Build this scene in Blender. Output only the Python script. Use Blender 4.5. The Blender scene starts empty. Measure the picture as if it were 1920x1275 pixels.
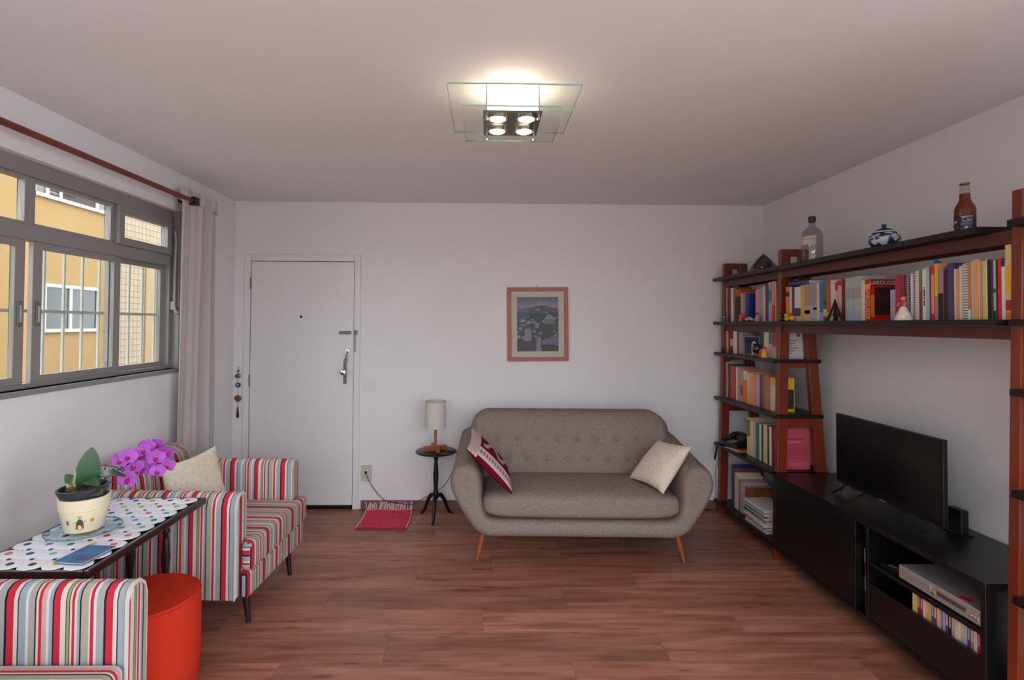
import bpy, bmesh, math, random
from mathutils import Vector, Matrix
random.seed(7)
SC = bpy.context.scene
COL = SC.collection
PI = math.pi

# ------------------------------------------------------------------ camera
CAM_H = 1.585
yaw, pitch, roll = 0.0157, 0.021, 0.0054
fw = Vector((math.sin(yaw)*math.cos(pitch), math.cos(yaw)*math.cos(pitch), math.sin(pitch)))
rt = Vector((math.cos(yaw), -math.sin(yaw), 0)); up = rt.cross(fw)
r2 = rt*math.cos(roll) + up*math.sin(roll); u2 = -rt*math.sin(roll) + up*math.cos(roll)
cd = bpy.data.cameras.new('camera'); cam = bpy.data.objects.new('camera', cd); COL.objects.link(cam)
M = Matrix((r2, u2, -fw)).transposed().to_4x4(); M.translation = (0, 0, CAM_H); cam.matrix_world = M
cd.sensor_width = 36; cd.lens = 36*1000/1920; cd.clip_start = 0.05; cd.clip_end = 200
cd.shift_x = (960-928)/1920; cd.shift_y = -(637.5-586)/1920
SC.camera = cam

# ------------------------------------------------------------------ light and exposure
vs = SC.view_settings
vs.view_transform = 'Standard'; vs.look = 'None'; vs.gamma = 1; vs.use_curve_mapping = False
vs.exposure = 0.06
W = bpy.data.worlds.new('World'); SC.world = W; W.use_nodes = True
bg = W.node_tree.nodes['Background']; bg.inputs[0].default_value = (0.83, 0.92, 1.0, 1); bg.inputs[1].default_value = 5.9
def portal(name, loc, rot, sx, sy):
    d = bpy.data.lights.new(name, 'AREA'); d.shape = 'RECTANGLE'; d.size = sx; d.size_y = sy; d.cycles.is_portal = True
    o = bpy.data.objects.new(name, d); o.location = loc; o.rotation_euler = rot; COL.objects.link(o)
portal('window_portal', (-2.36, 2.60, 1.81), (0, -PI/2, 0), 1.12, 2.4)
portal('front_opening_portal', (0.3, -1.08, 1.22), (PI/2, 0, 0), 4.0, 2.42)  # sampling portal for the unseen opening behind the camera, sized for daylight
portal('side_opening_portal', (2.50, .12, 1.27), (0, PI/2, 0), 2.4, 2.0)  # sampling portal for an unseen opening added to brighten the left side

# ------------------------------------------------------------------ materials
def lin(c):
    o = []
    for v in c[:3]:
        v = v/255.0
        o.append(v/12.92 if v <= 0.04045 else ((v+0.055)/1.055)**2.4)
    return (*o, 1)
MATS = {}
def mat(name, rgb=(200, 200, 200), rough=.6, metal=0, spec=.5, nscale=0, namt=0, bump=0, bscale=60, emit=0, stretch=None, coat=0, sheen=0):
    if name in MATS: return MATS[name]
    m = bpy.data.materials.new(name); m.use_nodes = True; nt = m.node_tree; N = nt.nodes; L = nt.links
    b = N['Principled BSDF']; b.inputs['Base Color'].default_value = lin(rgb); b.inputs['Roughness'].default_value = rough
    b.inputs['Metallic'].default_value = metal; b.inputs['Specular IOR Level'].default_value = spec
    if coat: b.inputs['Coat Weight'].default_value = coat; b.inputs['Coat Roughness'].default_value = .1
    if sheen: b.inputs['Sheen Weight'].default_value = sheen
    if emit: b.inputs['Emission Color'].default_value = lin(rgb); b.inputs['Emission Strength'].default_value = emit
    if namt or bump:
        tc = N.new('ShaderNodeTexCoord'); mp = N.new('ShaderNodeMapping'); L.new(tc.outputs['Object'], mp.inputs[0])
        if stretch: mp.inputs['Scale'].default_value = stretch
    if namt:
        no = N.new('ShaderNodeTexNoise'); no.inputs['Scale'].default_value = nscale; no.inputs['Detail'].default_value = 6
        L.new(mp.outputs[0], no.inputs[0])
        cr = N.new('ShaderNodeValToRGB'); c = lin(rgb)
        cr.color_ramp.elements[0].position = .3; cr.color_ramp.elements[1].position = .7
        cr.color_ramp.elements[0].color = (*[max(0, v*(1-namt)) for v in c[:3]], 1)
        cr.color_ramp.elements[1].color = (*[min(1, v*(1+namt)) for v in c[:3]], 1)
        L.new(no.outputs[0], cr.inputs[0]); L.new(cr.outputs[0], b.inputs['Base Color'])
    if bump:
        n2 = N.new('ShaderNodeTexNoise'); n2.inputs['Scale'].default_value = bscale; n2.inputs['Detail'].default_value = 4
        L.new(mp.outputs[0], n2.inputs[0])
        bp = N.new('ShaderNodeBump'); bp.inputs['Strength'].default_value = bump; bp.inputs['Distance'].default_value = .004
        L.new(n2.outputs[0], bp.inputs['Height']); L.new(bp.outputs[0], b.inputs['Normal'])
    MATS[name] = m
    return m
def glass_mat(name, tint=(245, 250, 248), refl=.05, rough=0.02, top=.55):
    m = bpy.data.materials.new(name); m.use_nodes = True; nt = m.node_tree; N = nt.nodes; L = nt.links
    for n in list(N): N.remove(n)
    out = N.new('ShaderNodeOutputMaterial'); mx = N.new('ShaderNodeMixShader'); t = N.new('ShaderNodeBsdfTransparent'); g = N.new('ShaderNodeBsdfGlossy')
    t.inputs[0].default_value = lin(tint); g.inputs['Roughness'].default_value = rough
    lw = N.new('ShaderNodeLayerWeight'); lw.inputs[0].default_value = .35
    mr = N.new('ShaderNodeMapRange'); mr.inputs['To Min'].default_value = refl; mr.inputs['To Max'].default_value = top
    L.new(lw.outputs['Facing'], mr.inputs[0])
    pw = N.new('ShaderNodeMath'); pw.operation = 'POWER'; pw.inputs[1].default_value = 3
    L.new(lw.outputs['Facing'], pw.inputs[0]); L.new(pw.outputs[0], mr.inputs[0])
    L.new(mr.outputs[0], mx.inputs[0]); L.new(t.outputs[0], mx.inputs[1]); L.new(g.outputs[0], mx.inputs[2]); L.new(mx.outputs[0], out.inputs[0])
    return m
def emis(name, rgb, s):
    return mat(name, rgb, .5, emit=s)

wall_m = mat('wall_paint', (229, 225, 226), .85, nscale=2.5, namt=.015, bump=.08, bscale=140)
ceil_m = mat('ceiling_paint', (231, 227, 230), .9, nscale=2, namt=.015)
door_m = mat('door_paint', (226, 222, 222), .5)
alu_m = mat('window_metal', (146, 140, 138), .5, metal=.25)
white_m = mat('white_plastic', (222, 220, 216), .4)
black_m = mat('black_lacquer', (14, 13, 14), .32, spec=.5)
blackp_m = mat('black_plastic', (12, 12, 13), .35)
wood_m = mat('red_wood', (118, 43, 15), .38, nscale=9, namt=.3, stretch=(1, 1, .12), coat=.15)
oak_m = mat('orange_wood', (150, 76, 34), .4, nscale=12, namt=.25, stretch=(1, 1, .2))
dark_m = mat('dark_mahogany', (38, 18, 18), .3, nscale=10, namt=.3, coat=.3)
steel_m = mat('brushed_steel', (170, 166, 160), .3, metal=1)
chrome_m = mat('chrome', (215, 212, 208), .15, metal=1)
tarn_m = mat('tarnished_steel', (120, 112, 108), .4, metal=.8)
sofa_m = mat('sofa_linen', (142, 129, 120), .95, nscale=140, namt=.22, bump=.5, bscale=420, stretch=(.5, .5, 1.6), spec=.1)
pane_m = glass_mat('window_glass', (246, 250, 248), .03)
clear_m = glass_mat('clear_glass', (252, 254, 253), .006, .02, .12)
paper_m = mat('paper', (222, 214, 198), .9)

# ------------------------------------------------------------------ mesh helper
class MB:
    def __init__(s): s.v = []; s.f = []; s.mi = []
    def add(s, vs_, fs, mi=0):
        o = len(s.v); s.v += [tuple(v) for v in vs_]; s.f += [tuple(i+o for i in f) for f in fs]; s.mi += [mi]*len(fs); return s
    def box(s, x0, x1, y0, y1, z0, z1, mi=0):
        return s.add([(x0,y0,z0),(x1,y0,z0),(x1,y1,z0),(x0,y1,z0),(x0,y0,z1),(x1,y0,z1),(x1,y1,z1),(x0,y1,z1)],
                     [(3,2,1,0),(4,5,6,7),(0,1,5,4),(1,2,6,5),(2,3,7,6),(3,0,4,7)], mi)
    def hexa(s, bot, top, mi=0):      # two quads of four points, counter-clockwise from above
        return s.add(list(bot)+list(top), [(3,2,1,0),(4,5,6,7),(0,1,5,4),(1,2,6,5),(2,3,7,6),(3,0,4,7)], mi)
    def cyl(s, p0, p1, r0, r1=None, n=16, mi=0):
        r1 = r0 if r1 is None else r1
        return s.tube([p0, p1], [r0, r1], n, mi)
    def tube(s, pts, r, n=10, mi=0):
        pts = [Vector(p) for p in pts]; k = len(pts); rr = r if isinstance(r, (list, tuple)) else [r]*k
        vs_ = []; fs = []; prev = None
        for i, p in enumerate(pts):
            d = (pts[min(i+1, k-1)] - pts[max(i-1, 0)]).normalized()
            if prev is None:
                a = Vector((1, 0, 0)) if abs(d.x) < .8 else Vector((0, 1, 0)); a = (a - d*a.dot(d)).normalized()
            else:
                a = (prev - d*prev.dot(d)).normalized()
            prev = a; b = d.cross(a)
            for j in range(n):
                t = 2*PI*j/n; vs_.append(p + (a*math.cos(t) + b*math.sin(t))*rr[i])
        for i in range(k-1):
            for j in range(n):
                fs.append((i*n+j, i*n+(j+1) % n, (i+1)*n+(j+1) % n, (i+1)*n+j))
        fs.append(tuple(reversed(range(n)))); fs.append(tuple((k-1)*n+j for j in range(n)))
        return s.add(vs_, fs, mi)
    def lathe(s, prof, c=(0, 0, 0), n=24, mi=0, caps=True):
        vs_ = []; fs = []; k = len(prof)
        for r, z in prof:
            for j in range(n):
                t = 2*PI*j/n; vs_.append((c[0]+r*math.cos(t), c[1]+r*math.sin(t), c[2]+z))
        for i in range(k-1):
            for j in range(n): fs.append((i*n+j, i*n+(j+1) % n, (i+1)*n+(j+1) % n, (i+1)*n+j))
        if caps: fs.append(tuple(reversed(range(n)))); fs.append(tuple((k-1)*n+j for j in range(n)))
        return s.add(vs_, fs, mi)
    def prism(s, poly, a, b, axis='z', mi=0):
        n = len(poly)
        def P(u, w, h): return {'z': (u, w, h), 'y': (u, h, w), 'x': (h, u, w)}[axis]
        vs_ = [P(u, w, a) for u, w in poly] + [P(u, w, b) for u, w in poly]
        fs = [tuple(reversed(range(n))), tuple(range(n, 2*n))] + [(i, (i+1) % n, n+(i+1) % n, n+i) for i in range(n)]
        return s.add(vs_, fs, mi)
    def loft(s, secs, mi=0, caps=True):
        k = len(secs); n = len(secs[0]); vs_ = [p for q in secs for p in q]; fs = []
        for i in range(k-1):
            for j in range(n): fs.append((i*n+j, i*n+(j+1) % n, (i+1)*n+(j+1) % n, (i+1)*n+j))
        if caps: fs.append(tuple(reversed(range(n)))); fs.append(tuple((k-1)*n+j for j in range(n)))
        return s.add(vs_, fs, mi)
    def sphere(s, c, r, n=12, sc=(1, 1, 1), mi=0):
        prof = []; k = max(6, n//2)
        vs_ = []; fs = []
        for i in range(k+1):
            a = -PI/2 + PI*i/k
            for j in range(n):
                t = 2*PI*j/n
                vs_.append((c[0]+r*sc[0]*math.cos(a)*math.cos(t), c[1]+r*sc[1]*math.cos(a)*math.sin(t), c[2]+r*sc[2]*math.sin(a)))
        for i in range(k):
            for j in range(n): fs.append((i*n+j, i*n+(j+1) % n, (i+1)*n+(j+1) % n, (i+1)*n+j))
        return s.add(vs_, fs, mi)
    def mesh(s, name, mats, smooth=False):
        me = bpy.data.meshes.new(name); me.from_pydata(s.v, [], s.f)
        for m in (mats if isinstance(mats, (list, tuple)) else [mats]): me.materials.append(m)
        bm = bmesh.new(); bm.from_mesh(me)
        for f, i in zip(bm.faces, s.mi): f.material_index = i
        bmesh.ops.remove_doubles(bm, verts=bm.verts, dist=1e-6)
        bmesh.ops.recalc_face_normals(bm, faces=bm.faces)
        bm.to_mesh(me); bm.free()
        if smooth:
            me.polygons.foreach_set('use_smooth', [True]*len(me.polygons))
            me.set_sharp_from_angle(angle=math.radians(40 if smooth is True else smooth))
        return me
    def build(s, name, mats, parent=None, smooth=False, bevel=0, seg=2, sub=0, loc=None, rot=None):
        o = bpy.data.objects.new(name, s.mesh(name, mats, smooth)); COL.objects.link(o)
        if parent: o.parent = parent
        if loc: o.location = loc
        if rot: o.rotation_euler = rot
        if bevel:
            b = o.modifiers.new('bevel', 'BEVEL'); b.width = bevel; b.segments = seg; b.limit_method = 'ANGLE'; b.angle_limit = .6; b.harden_normals = False
            if seg > 2: o.data.polygons.foreach_set('use_smooth', [True]*len(o.data.polygons))
        if sub:
            b = o.modifiers.new('subsurf', 'SUBSURF'); b.levels = sub; b.render_levels = sub
            o.data.polygons.foreach_set('use_smooth', [True]*len(o.data.polygons))
        return o
def tag(o, label=None, cat=None, group=None, kind=None):
    if label: o['label'] = label
    if cat: o['category'] = cat
    if group: o['group'] = group
    if kind: o['kind'] = kind
    return o
def thing(name, label, cat, loc=(0, 0, 0), rz=0, group=None, kind=None):
    o = bpy.data.objects.new(name, None); o.empty_display_size = .05; COL.objects.link(o); o.location = loc; o.rotation_euler = (0, 0, rz)
    return tag(o, label, cat, group, kind)
def struct(name, loc=(0, 0, 0)):
    o = bpy.data.objects.new(name, None); o.empty_display_size = .05; COL.objects.link(o); o.location = loc; o['kind'] = 'structure'; return o
def text_part(txt, name, m, parent, mw, size, ext=.0004):
    cu = bpy.data.curves.new('t', 'FONT'); cu.body = txt; cu.size = size; cu.extrude = ext; cu.align_x = 'CENTER'; cu.align_y = 'CENTER'; cu.resolution_u = 3
    t = bpy.data.objects.new('t', cu); COL.objects.link(t)
    dg = bpy.context.evaluated_depsgraph_get(); me = bpy.data.meshes.new_from_object(t.evaluated_get(dg))
    bpy.data.objects.remove(t); bpy.data.curves.remove(cu)
    me.materials.clear(); me.materials.append(m); me.transform(mw); me.name = name
    o = bpy.data.objects.new(name, me); COL.objects.link(o); o.parent = parent; return o
def frame4(right, up_, loc):
    r = Vector(right).normalized(); u = Vector(up_).normalized(); n = r.cross(u)
    m = Matrix((r, u, n)).transposed().to_4x4(); m.translation = Vector(loc); return m
ORD = ['first','second','third','fourth','fifth','sixth','seventh','eighth','ninth','tenth','eleventh','twelfth','thirteenth','fourteenth','fifteenth','sixteenth','seventeenth','eighteenth','nineteenth','twentieth']
ORD += ['twenty-'+w for w in ORD[:9]] + ['thirtieth'] + ['thirty-'+w for w in ORD[:9]] + ['fortieth'] + ['forty-'+w for w in ORD[:9]] + ['fiftieth'] + ['fifty-'+w for w in ORD[:9]] + ['sixtieth']

# ------------------------------------------------------------------ room shell
XL, XR, YB, YF, ZC = -2.16, 2.41, 4.60, -1.0, 2.627
b = MB(); b.box(XL-.14, -2.03, YB, YB+.12, -.02, ZC+.02); b.box(-1.126, XR+.14, YB, YB+.12, -.02, ZC+.02); b.box(-2.03, -1.126, YB, YB+.12, 2.118, ZC+.02)
tag(b.build('wall_back', wall_m), kind='structure')
WY0, WY1, WZ0, WZ1 = 1.42, 3.782, 1.262, 2.362
b = MB(); b.box(XL-.14, XL, YF, WY0, -.02, ZC+.02); b.box(XL-.14, XL, WY1, YB, -.02, ZC+.02); b.box(XL-.14, XL, WY0, WY1, -.02, WZ0); b.box(XL-.14, XL, WY0, WY1, WZ1, ZC+.02)
tag(b.build('wall_left', wall_m), kind='structure')
b = MB(); b.box(XR, XR+.14, 1.12, YB, -.02, ZC+.02); b.box(XR, XR+.14, YF, -.88, -.02, ZC+.02); b.box(XR, XR+.14, -.88, 1.12, -.02, .07); b.box(XR, XR+.14, -.88, 1.12, 2.47, ZC+.02)  # unseen opening cut beside the camera to add daylight from the right
tag(b.build('wall_right', wall_m), kind='structure')
b = MB(); b.box(XL-.14, -1.7, YF-.12, YF, -.02, ZC+.02); b.box(2.3, XR+.14, YF-.12, YF, -.02, ZC+.02); b.box(-1.7, 2.3, YF-.12, YF, 2.43, ZC+.02)
tag(b.build('wall_front', wall_m), kind='structure')
tag(MB().box(XL-.14, XR+.14, YF-.12, YB+.12, ZC, ZC+.12).build('ceiling', ceil_m), kind='structure')
tag(MB().box(XL-.14, XR+2.1, YF-1.7, YF-.12, -.16, -.02).box(XR+.14, XR+2.1, YF-.12, 1.6, -.16, -.02).build('light_bounce_slab', mat('bounce_slab_tile', (205, 200, 192), .7)), kind='structure')  # unseen pale slab added to bounce skylight up to the ceiling
tag(MB().box(XL-.14, XR+.14, YF-.12, YB+14, ZC+.14, 6.2).box(XL-.14, XR+.14, YB+.14, YB+14, -8, ZC+.14).build('court_light_blocker', mat('court_blocker_render', (206, 198, 186), .9)), kind='structure')  # unseen mass over and behind the room, added to cut skylight in the court
floor = MB().box(XL-.14, XR+.14, YF-.12, YB+.12, -.06, -.0095).build('floor', mat('subfloor', (40, 26, 22), .9)); tag(floor, kind='structure')

# laminate planks
pm = bpy.data.materials.new('laminate'); pm.use_nodes = True; nt = pm.node_tree; N = nt.nodes; L = nt.links; pb = N['Principled BSDF']
tc = N.new('ShaderNodeTexCoord'); oi = N.new('ShaderNodeObjectInfo'); cx = N.new('ShaderNodeCombineXYZ')
mu = N.new('ShaderNodeMath'); mu.operation = 'MULTIPLY'; mu.inputs[1].default_value = 37; L.new(oi.outputs['Random'], mu.inputs[0]); L.new(mu.outputs[0], cx.inputs[0]); L.new(mu.outputs[0], cx.inputs[2])
ad = N.new('ShaderNodeVectorMath'); L.new(tc.outputs['Object'], ad.inputs[0]); L.new(cx.outputs[0], ad.inputs[1])
mp = N.new('ShaderNodeMapping'); mp.inputs['Scale'].default_value = (1.1, 11, 1); L.new(ad.outputs[0], mp.inputs[0])
n1 = N.new('ShaderNodeTexNoise'); n1.inputs['Scale'].default_value = 1.8; n1.inputs['Detail'].default_value = 7; n1.inputs['Roughness'].default_value = .62; n1.inputs['Distortion'].default_value = .5; L.new(mp.outputs[0], n1.inputs[0])
cr = N.new('ShaderNodeValToRGB'); e = cr.color_ramp.elements; e[0].position = .22; e[0].color = lin((104, 58, 44)); e[1].position = .75; e[1].color = lin((188, 132, 110))
q = e.new(.42); q.color = lin((146, 93, 75)); q = e.new(.58); q.color = lin((170, 114, 93)); L.new(n1.outputs[0], cr.inputs[0])
mp2 = N.new('ShaderNodeMapping'); mp2.inputs['Scale'].default_value = (2.2, 7, 1); L.new(ad.outputs[0], mp2.inputs[0])
vo = N.new('ShaderNodeTexVoronoi'); vo.inputs['Scale'].default_value = 1.3; L.new(mp2.outputs[0], vo.inputs[0])
mr = N.new('ShaderNodeMapRange'); mr.inputs['From Min'].default_value = .03; mr.inputs['From Max'].default_value = .16; mr.inputs['To Min'].default_value = .45; mr.inputs['To Max'].default_value = 1; L.new(vo.outputs['Distance'], mr.inputs[0])
mx = N.new('ShaderNodeMix'); mx.data_type = 'RGBA'; mx.blend_type = 'MULTIPLY'; mx.inputs[0].default_value = 1; L.new(cr.outputs[0], mx.inputs[6]); L.new(mr.outputs[0], mx.inputs[7])
hv = N.new('ShaderNodeHueSaturation'); mr2 = N.new('ShaderNodeMapRange'); mr2.inputs['To Min'].default_value = .80; mr2.inputs['To Max'].default_value = 1.13; L.new(oi.outputs['Random'], mr2.inputs[0]); L.new(mr2.outputs[0], hv.inputs['Value']); L.new(mx.outputs[2], hv.inputs['Color']); L.new(hv.outputs[0], pb.inputs['Base Color'])
pb.inputs['Roughness'].default_value = .42; pb.inputs['Specular IOR Level'].default_value = .4
bp = N.new('ShaderNodeBump'); bp.inputs['Strength'].default_value = .06; L.new(n1.outputs[0], bp.inputs['Height']); L.new(bp.outputs[0], pb.inputs['Normal'])
PW, PL = .2295, 1.36; cache = {}
y1 = YB; row = 0
while y1 > YF:
    y0 = max(y1-PW, YF); off = (row*.47) % PL; x = XL - off; row += 1
    while x < XR:
        a = max(x, XL); c = min(x+PL, XR); x += PL
        if c-a < .02: continue
        key = (round(c-a, 3), round(y1-y0, 3))
        if key not in cache:
            g = .0006; cache[key] = MB().box(g, key[0]-g, g, key[1]-g, -.009, 0).mesh('floor_plank', pm)
        o = bpy.data.objects.new('floor_plank', cache[key]); COL.objects.link(o); o.parent = floor; o.location = (a, y0, 0)
    y1 = y0
base_m = mat('brown_baseboard', (118, 84, 70), .5, nscale=8, namt=.15)
tag(MB().box(-1.062, XR, YB-.014, YB, 0, .075).build('baseboard_back', base_m, bevel=.003), kind='structure')
tag(MB().box(XR-.014, XR, 1.12, YB-.014, 0, .075).build('baseboard_right', base_m, bevel=.003), kind='structure')
tag(MB().box(XL, XL+.014, YF, YB-.014, 0, .075).build('baseboard_left', base_m, bevel=.003), kind='structure')

# ------------------------------------------------------------------ door in the back wall
d = struct('door_1', (-1.578, YB, 0))
def W2L(o, b_):   # shift a world-space builder into the local frame of an unrotated empty
    l = o.location; b_.v = [(v[0]-l[0], v[1]-l[1], v[2]-l[2]) for v in b_.v]; return b_
def wp(o, b_, name, m, **k): return W2L(o, b_).build(name, m, o, **k)
leaf = wp(d, MB().box(-2.017, -1.139, YB-.004, YB+.034, .034, 2.108), 'door_leaf', door_m, bevel=.002)
b = MB(); b.box(-2.073, -2.022, YB-.013, YB+.06, 0, 2.168); b.box(-1.134, -1.083, YB-.013, YB+.06, 0, 2.168); b.box(-2.022, -1.134, YB-.013, YB+.06, 2.113, 2.168)
wp(d, b, 'door_frame', door_m, bevel=.003)
wp(d, MB().box(-2.017, -1.139, YB-.012, YB+.03, .002, .034), 'draught_strip', blackp_m)
wp(d, MB().box(-2.021, -1.135, YB+.036, YB+.05, 0, 2.113), 'gap_shade_sheet', mat('gap_shade', (30, 26, 25), .9))  # near-black sheet behind the leaf, standing in for shade in the gap
for z in (1.92, 1.09, .25):
    b = MB(); b.cyl((-2.020, YB-.012, z-.05), (-2.020, YB-.012, z+.05), .006, n=10); wp(d, b, 'hinge', tarn_m, smooth=True)
b = MB(); b.cyl((-1.588, YB-.008, 1.636), (-1.588, YB-.003, 1.636), .011, n=16); wp(d, b, 'peephole', mat('peep', (25, 22, 22), .2, metal=.6), smooth=True)
b = MB(); b.box(-1.262, -1.158, YB-.012, YB-.004, 1.487, 1.515); b.box(-1.25, -1.17, YB-.016, YB-.012, 1.497, 1.505)
wp(d, b, 'chain_plate', tarn_m, bevel=.002)
b = MB(); b.box(-1.132, -1.104, YB-.026, YB-.013, 1.488, 1.525); ch = wp(d, b, 'chain_holder', tarn_m, bevel=.002)
b = MB()
for i in range(12):
    z = 1.492-.012*i; b.tube([(-1.122+.004*math.cos(t)*(i % 2), YB-.022+.004*math.cos(t)*(1-i % 2), z+.008*math.sin(t)) for t in [2*PI*j/8 for j in range(9)]], .0017, 5)
b.cyl((-1.122, YB-.022, 1.352), (-1.122, YB-.022, 1.338), .005, n=8)
wp(d, b, 'door_chain', tarn_m)
b = MB(); b.cyl((-1.186, YB-.018, 1.345), (-1.186, YB-.004, 1.345), .021, .023, n=20); b.cyl((-1.186, YB-.032, 1.345), (-1.186, YB-.018, 1.345), .009, n=10); wp(d, b, 'deadbolt_lock', chrome_m, smooth=True)
b = MB(); b.box(-1.192, -1.182, YB-.034, YB-.031, 1.29, 1.345); b.cyl((-1.196, YB-.036, 1.272), (-1.196, YB-.03, 1.272), .015, n=14); b.box(-1.201, -1.187, YB-.035, YB-.031, 1.262, 1.31); wp(d, b, 'key', tarn_m)
b = MB(); b.box(-1.222, -1.194, YB-.013, YB-.004, 1.065, 1.255); kp = wp(d, b, 'lock_plate', tarn_m, bevel=.003)
b = MB(); b.lathe([(.012, 0), (.012, .02), (.016, .028), (.026, .036), (.028, .046), (.022, .058), (.008, .063)], n=20)
o = b.build('door_knob', chrome_m, d, smooth=True); o.location = (-1.212+1.578, -.013, 1.168); o.rotation_euler = (PI/2, 0, 0)

# switch, socket
t = thing('light_switch', 'white light switch plate on the wall beside the door', 'switch', (-.999, YB, 1.06))
MB().box(-.046, .046, -.009, 0, -.061, .061).build('switch_plate', white_m, t, bevel=.003)
MB().box(-.02, .02, -.013, -.009, -.018, .02).build('rocker', white_m, t, bevel=.002)
t = thing('wall_socket', 'beige wall socket low beside the door frame', 'socket', (-1.018, YB, .304))
sp_ = mat('socket_beige', (196, 190, 182), .45)
MB().box(-.046, .046, -.009, 0, -.068, .068).build('socket_plate', sp_, t, bevel=.003)
b = MB(); b.cyl((-.002, -.012, .01), (-.002, -.009, .01), .02, n=6); b.build('socket_insert', white_m, t)

# ------------------------------------------------------------------ window in the left wall
w = struct('window_1', (XL, 2.6, 1.26))
FX0, FX1 = -2.27, -2.205
b = MB(); b.box(FX0, FX1, WY0, WY1, 2.285, WZ1); b.box(FX0, FX1, WY0, WY1, WZ0, 1.285); b.box(FX0, FX1, 3.735, WY1, 1.285, 2.285); b.box(FX0, FX1, WY0, 1.467, 1.285, 2.285)
b.box(FX0, FX1+.006, 1.467, 3.735, 1.975, 2.045)
fr = wp(w, b, 'window_frame', alu_m, bevel=.003)
def sash(y0, y1, z0, z1, x0, x1, s, name='sash', bw=None, mullion=False):
    bw = bw or s
    b = MB(); b.box(x0, x1, y0, y0+s, z0, z1); b.box(x0, x1, y1-s, y1, z0, z1); b.box(x0, x1, y0+s, y1-s, z0, z0+bw); b.box(x0, x1, y0+s, y1-s, z1-bw, z1)
    o = wp(w, b, name, alu_m, bevel=.002)
    g = MB().box((x0+x1)/2-.002, (x0+x1)/2+.002, y0+s-.004, y1-s+.004, z0+bw-.004, z1-bw+.004); W2L(w, g); g.build('pane', pane_m, o)
    return o
# transom lights: fixed, fixed and the top-hung vents at both ends
for (a, c) in ((2.02, 2.605), (2.605, 3.19)):
    sash(a, c, 2.045, 2.285, -2.25, -2.212, .03, 'transom_light', .018)
sash(3.20, 3.733, 2.05, 2.283, -2.235, -2.19, .05, 'vent_sash', .045)
sash(1.47, 2.01, 2.05, 2.283, -2.235, -2.19, .05, 'vent_sash', .045)
# lower sliding sashes (inner pair slid a little apart) and fixed outer lights
sA = sash(1.96, 2.58, 1.285, 1.975, -2.232, -2.207, .055, 'sliding_sash', .035)
sB = sash(2.625, 3.245, 1.285, 1.975, -2.232, -2.207, .055, 'sliding_sash', .035)
sash(1.467, 2.02, 1.285, 1.975, -2.264, -2.238, .045, 'fixed_light', .03)
sash(3.19, 3.735, 1.285, 1.975, -2.264, -2.238, .045, 'fixed_light', .03)
for y, s_ in ((2.551, sA), (2.654, sB)):
    b = MB(); b.box(-2.207, -2.199, y-.013, y+.013, 1.56, 1.68); W2L(w, b); b.build('pull_plate', mat('pull_grey', (120, 114, 112), .4, metal=.4), s_, bevel=.003)
    b = MB(); b.box(-2.2, -2.197, y-.005, y+.005, 1.58, 1.66); W2L(w, b); b.build('finger_grip', mat('pull_light', (188, 184, 180), .35, metal=.3), s_)
wp(w, MB().box(-2.27, XL+.002, WY1-.008, WY1, WZ0, WZ1), 'jamb_lining', alu_m)
# safety bars outside
bar_m = mat('bar_grey', (196, 192, 184), .5, metal=.2)
y = 1.50
for i in range(18):
    yy = 1.49+.1325*i
    if yy < 3.75:
        b = MB(); b.cyl((-2.31, yy, 1.25), (-2.31, yy, 2.0), .008, n=8); wp(w, b, 'security_bar', bar_m, smooth=True)
wp(w, MB().box(-2.318, -2.302, 1.43, 3.77, 1.628, 1.644), 'crossbar', bar_m)
# casement lever on the jamb
b = MB(); b.tube([(-2.185, 3.757, 2.22), (-2.175, 3.757, 2.16), (-2.18, 3.757, 1.92), (-2.18, 3.757, 1.70), (-2.165, 3.75, 1.655), (-2.15, 3.735, 1.64), (-2.14, 3.72, 1.655)], .009, 8); b.box(-2.205, -2.175, 3.748, 3.766, 1.67, 1.73)
wp(w, b, 'vent_lever', mat('lever_grey', (168, 164, 158), .55, metal=.2), smooth=True)
wp(w, MB().box(-2.27, XL+.012, WY0, WY1+.004, 1.236, WZ0), 'window_sill', alu_m, bevel=.003)

# curtain rod and curtain
t = thing('curtain_rod', 'dark red wooden curtain rod above the window', 'curtain rod', (-2.06, 2.5, 2.432))
rod_m = mat('rod_wood', (112, 42, 24), .4, nscale=10, namt=.3)
b = MB(); b.cyl((0, -1.3, 0), (0, 1.255, 0), .016, n=16); b.build('rod', rod_m, t, smooth=True)
for y in (1.25, -1.2):
    b = MB(); b.box(-.024, .030, y-.02, y+.035, -.028, .028); b.box(-.10, -.02, y-.008, y+.018, -.012, .012); b.build('bracket', mat('bracket_dark', (34, 22, 20), .4), t, bevel=.003)
cm = bpy.data.materials.new('curtain_cloth'); cm.use_nodes = True; N = cm.node_tree.nodes; L = cm.node_tree.links; pbs = N['Principled BSDF']
pbs.inputs['Base Color'].default_value = lin((226, 217, 216)); pbs.inputs['Roughness'].default_value = .95; pbs.inputs['Specular IOR Level'].default_value = .1
tl = N.new('ShaderNodeBsdfTranslucent'); tl.inputs[0].default_value = lin((205, 192, 188)); ms = N.new('ShaderNodeMixShader'); ms.inputs[0].default_value = .35
L.new(pbs.outputs[0], ms.inputs[1]); L.new(tl.outputs[0], ms.inputs[2]); L.new(ms.outputs[0], N['Material Output'].inputs[0])
t = thing('curtain', 'pale grey full-length curtain drawn to the corner of the window', 'curtain', (-2.098, 3.915, .03))
b = MB(); nz = 40; ny = 90; secs = []
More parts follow.
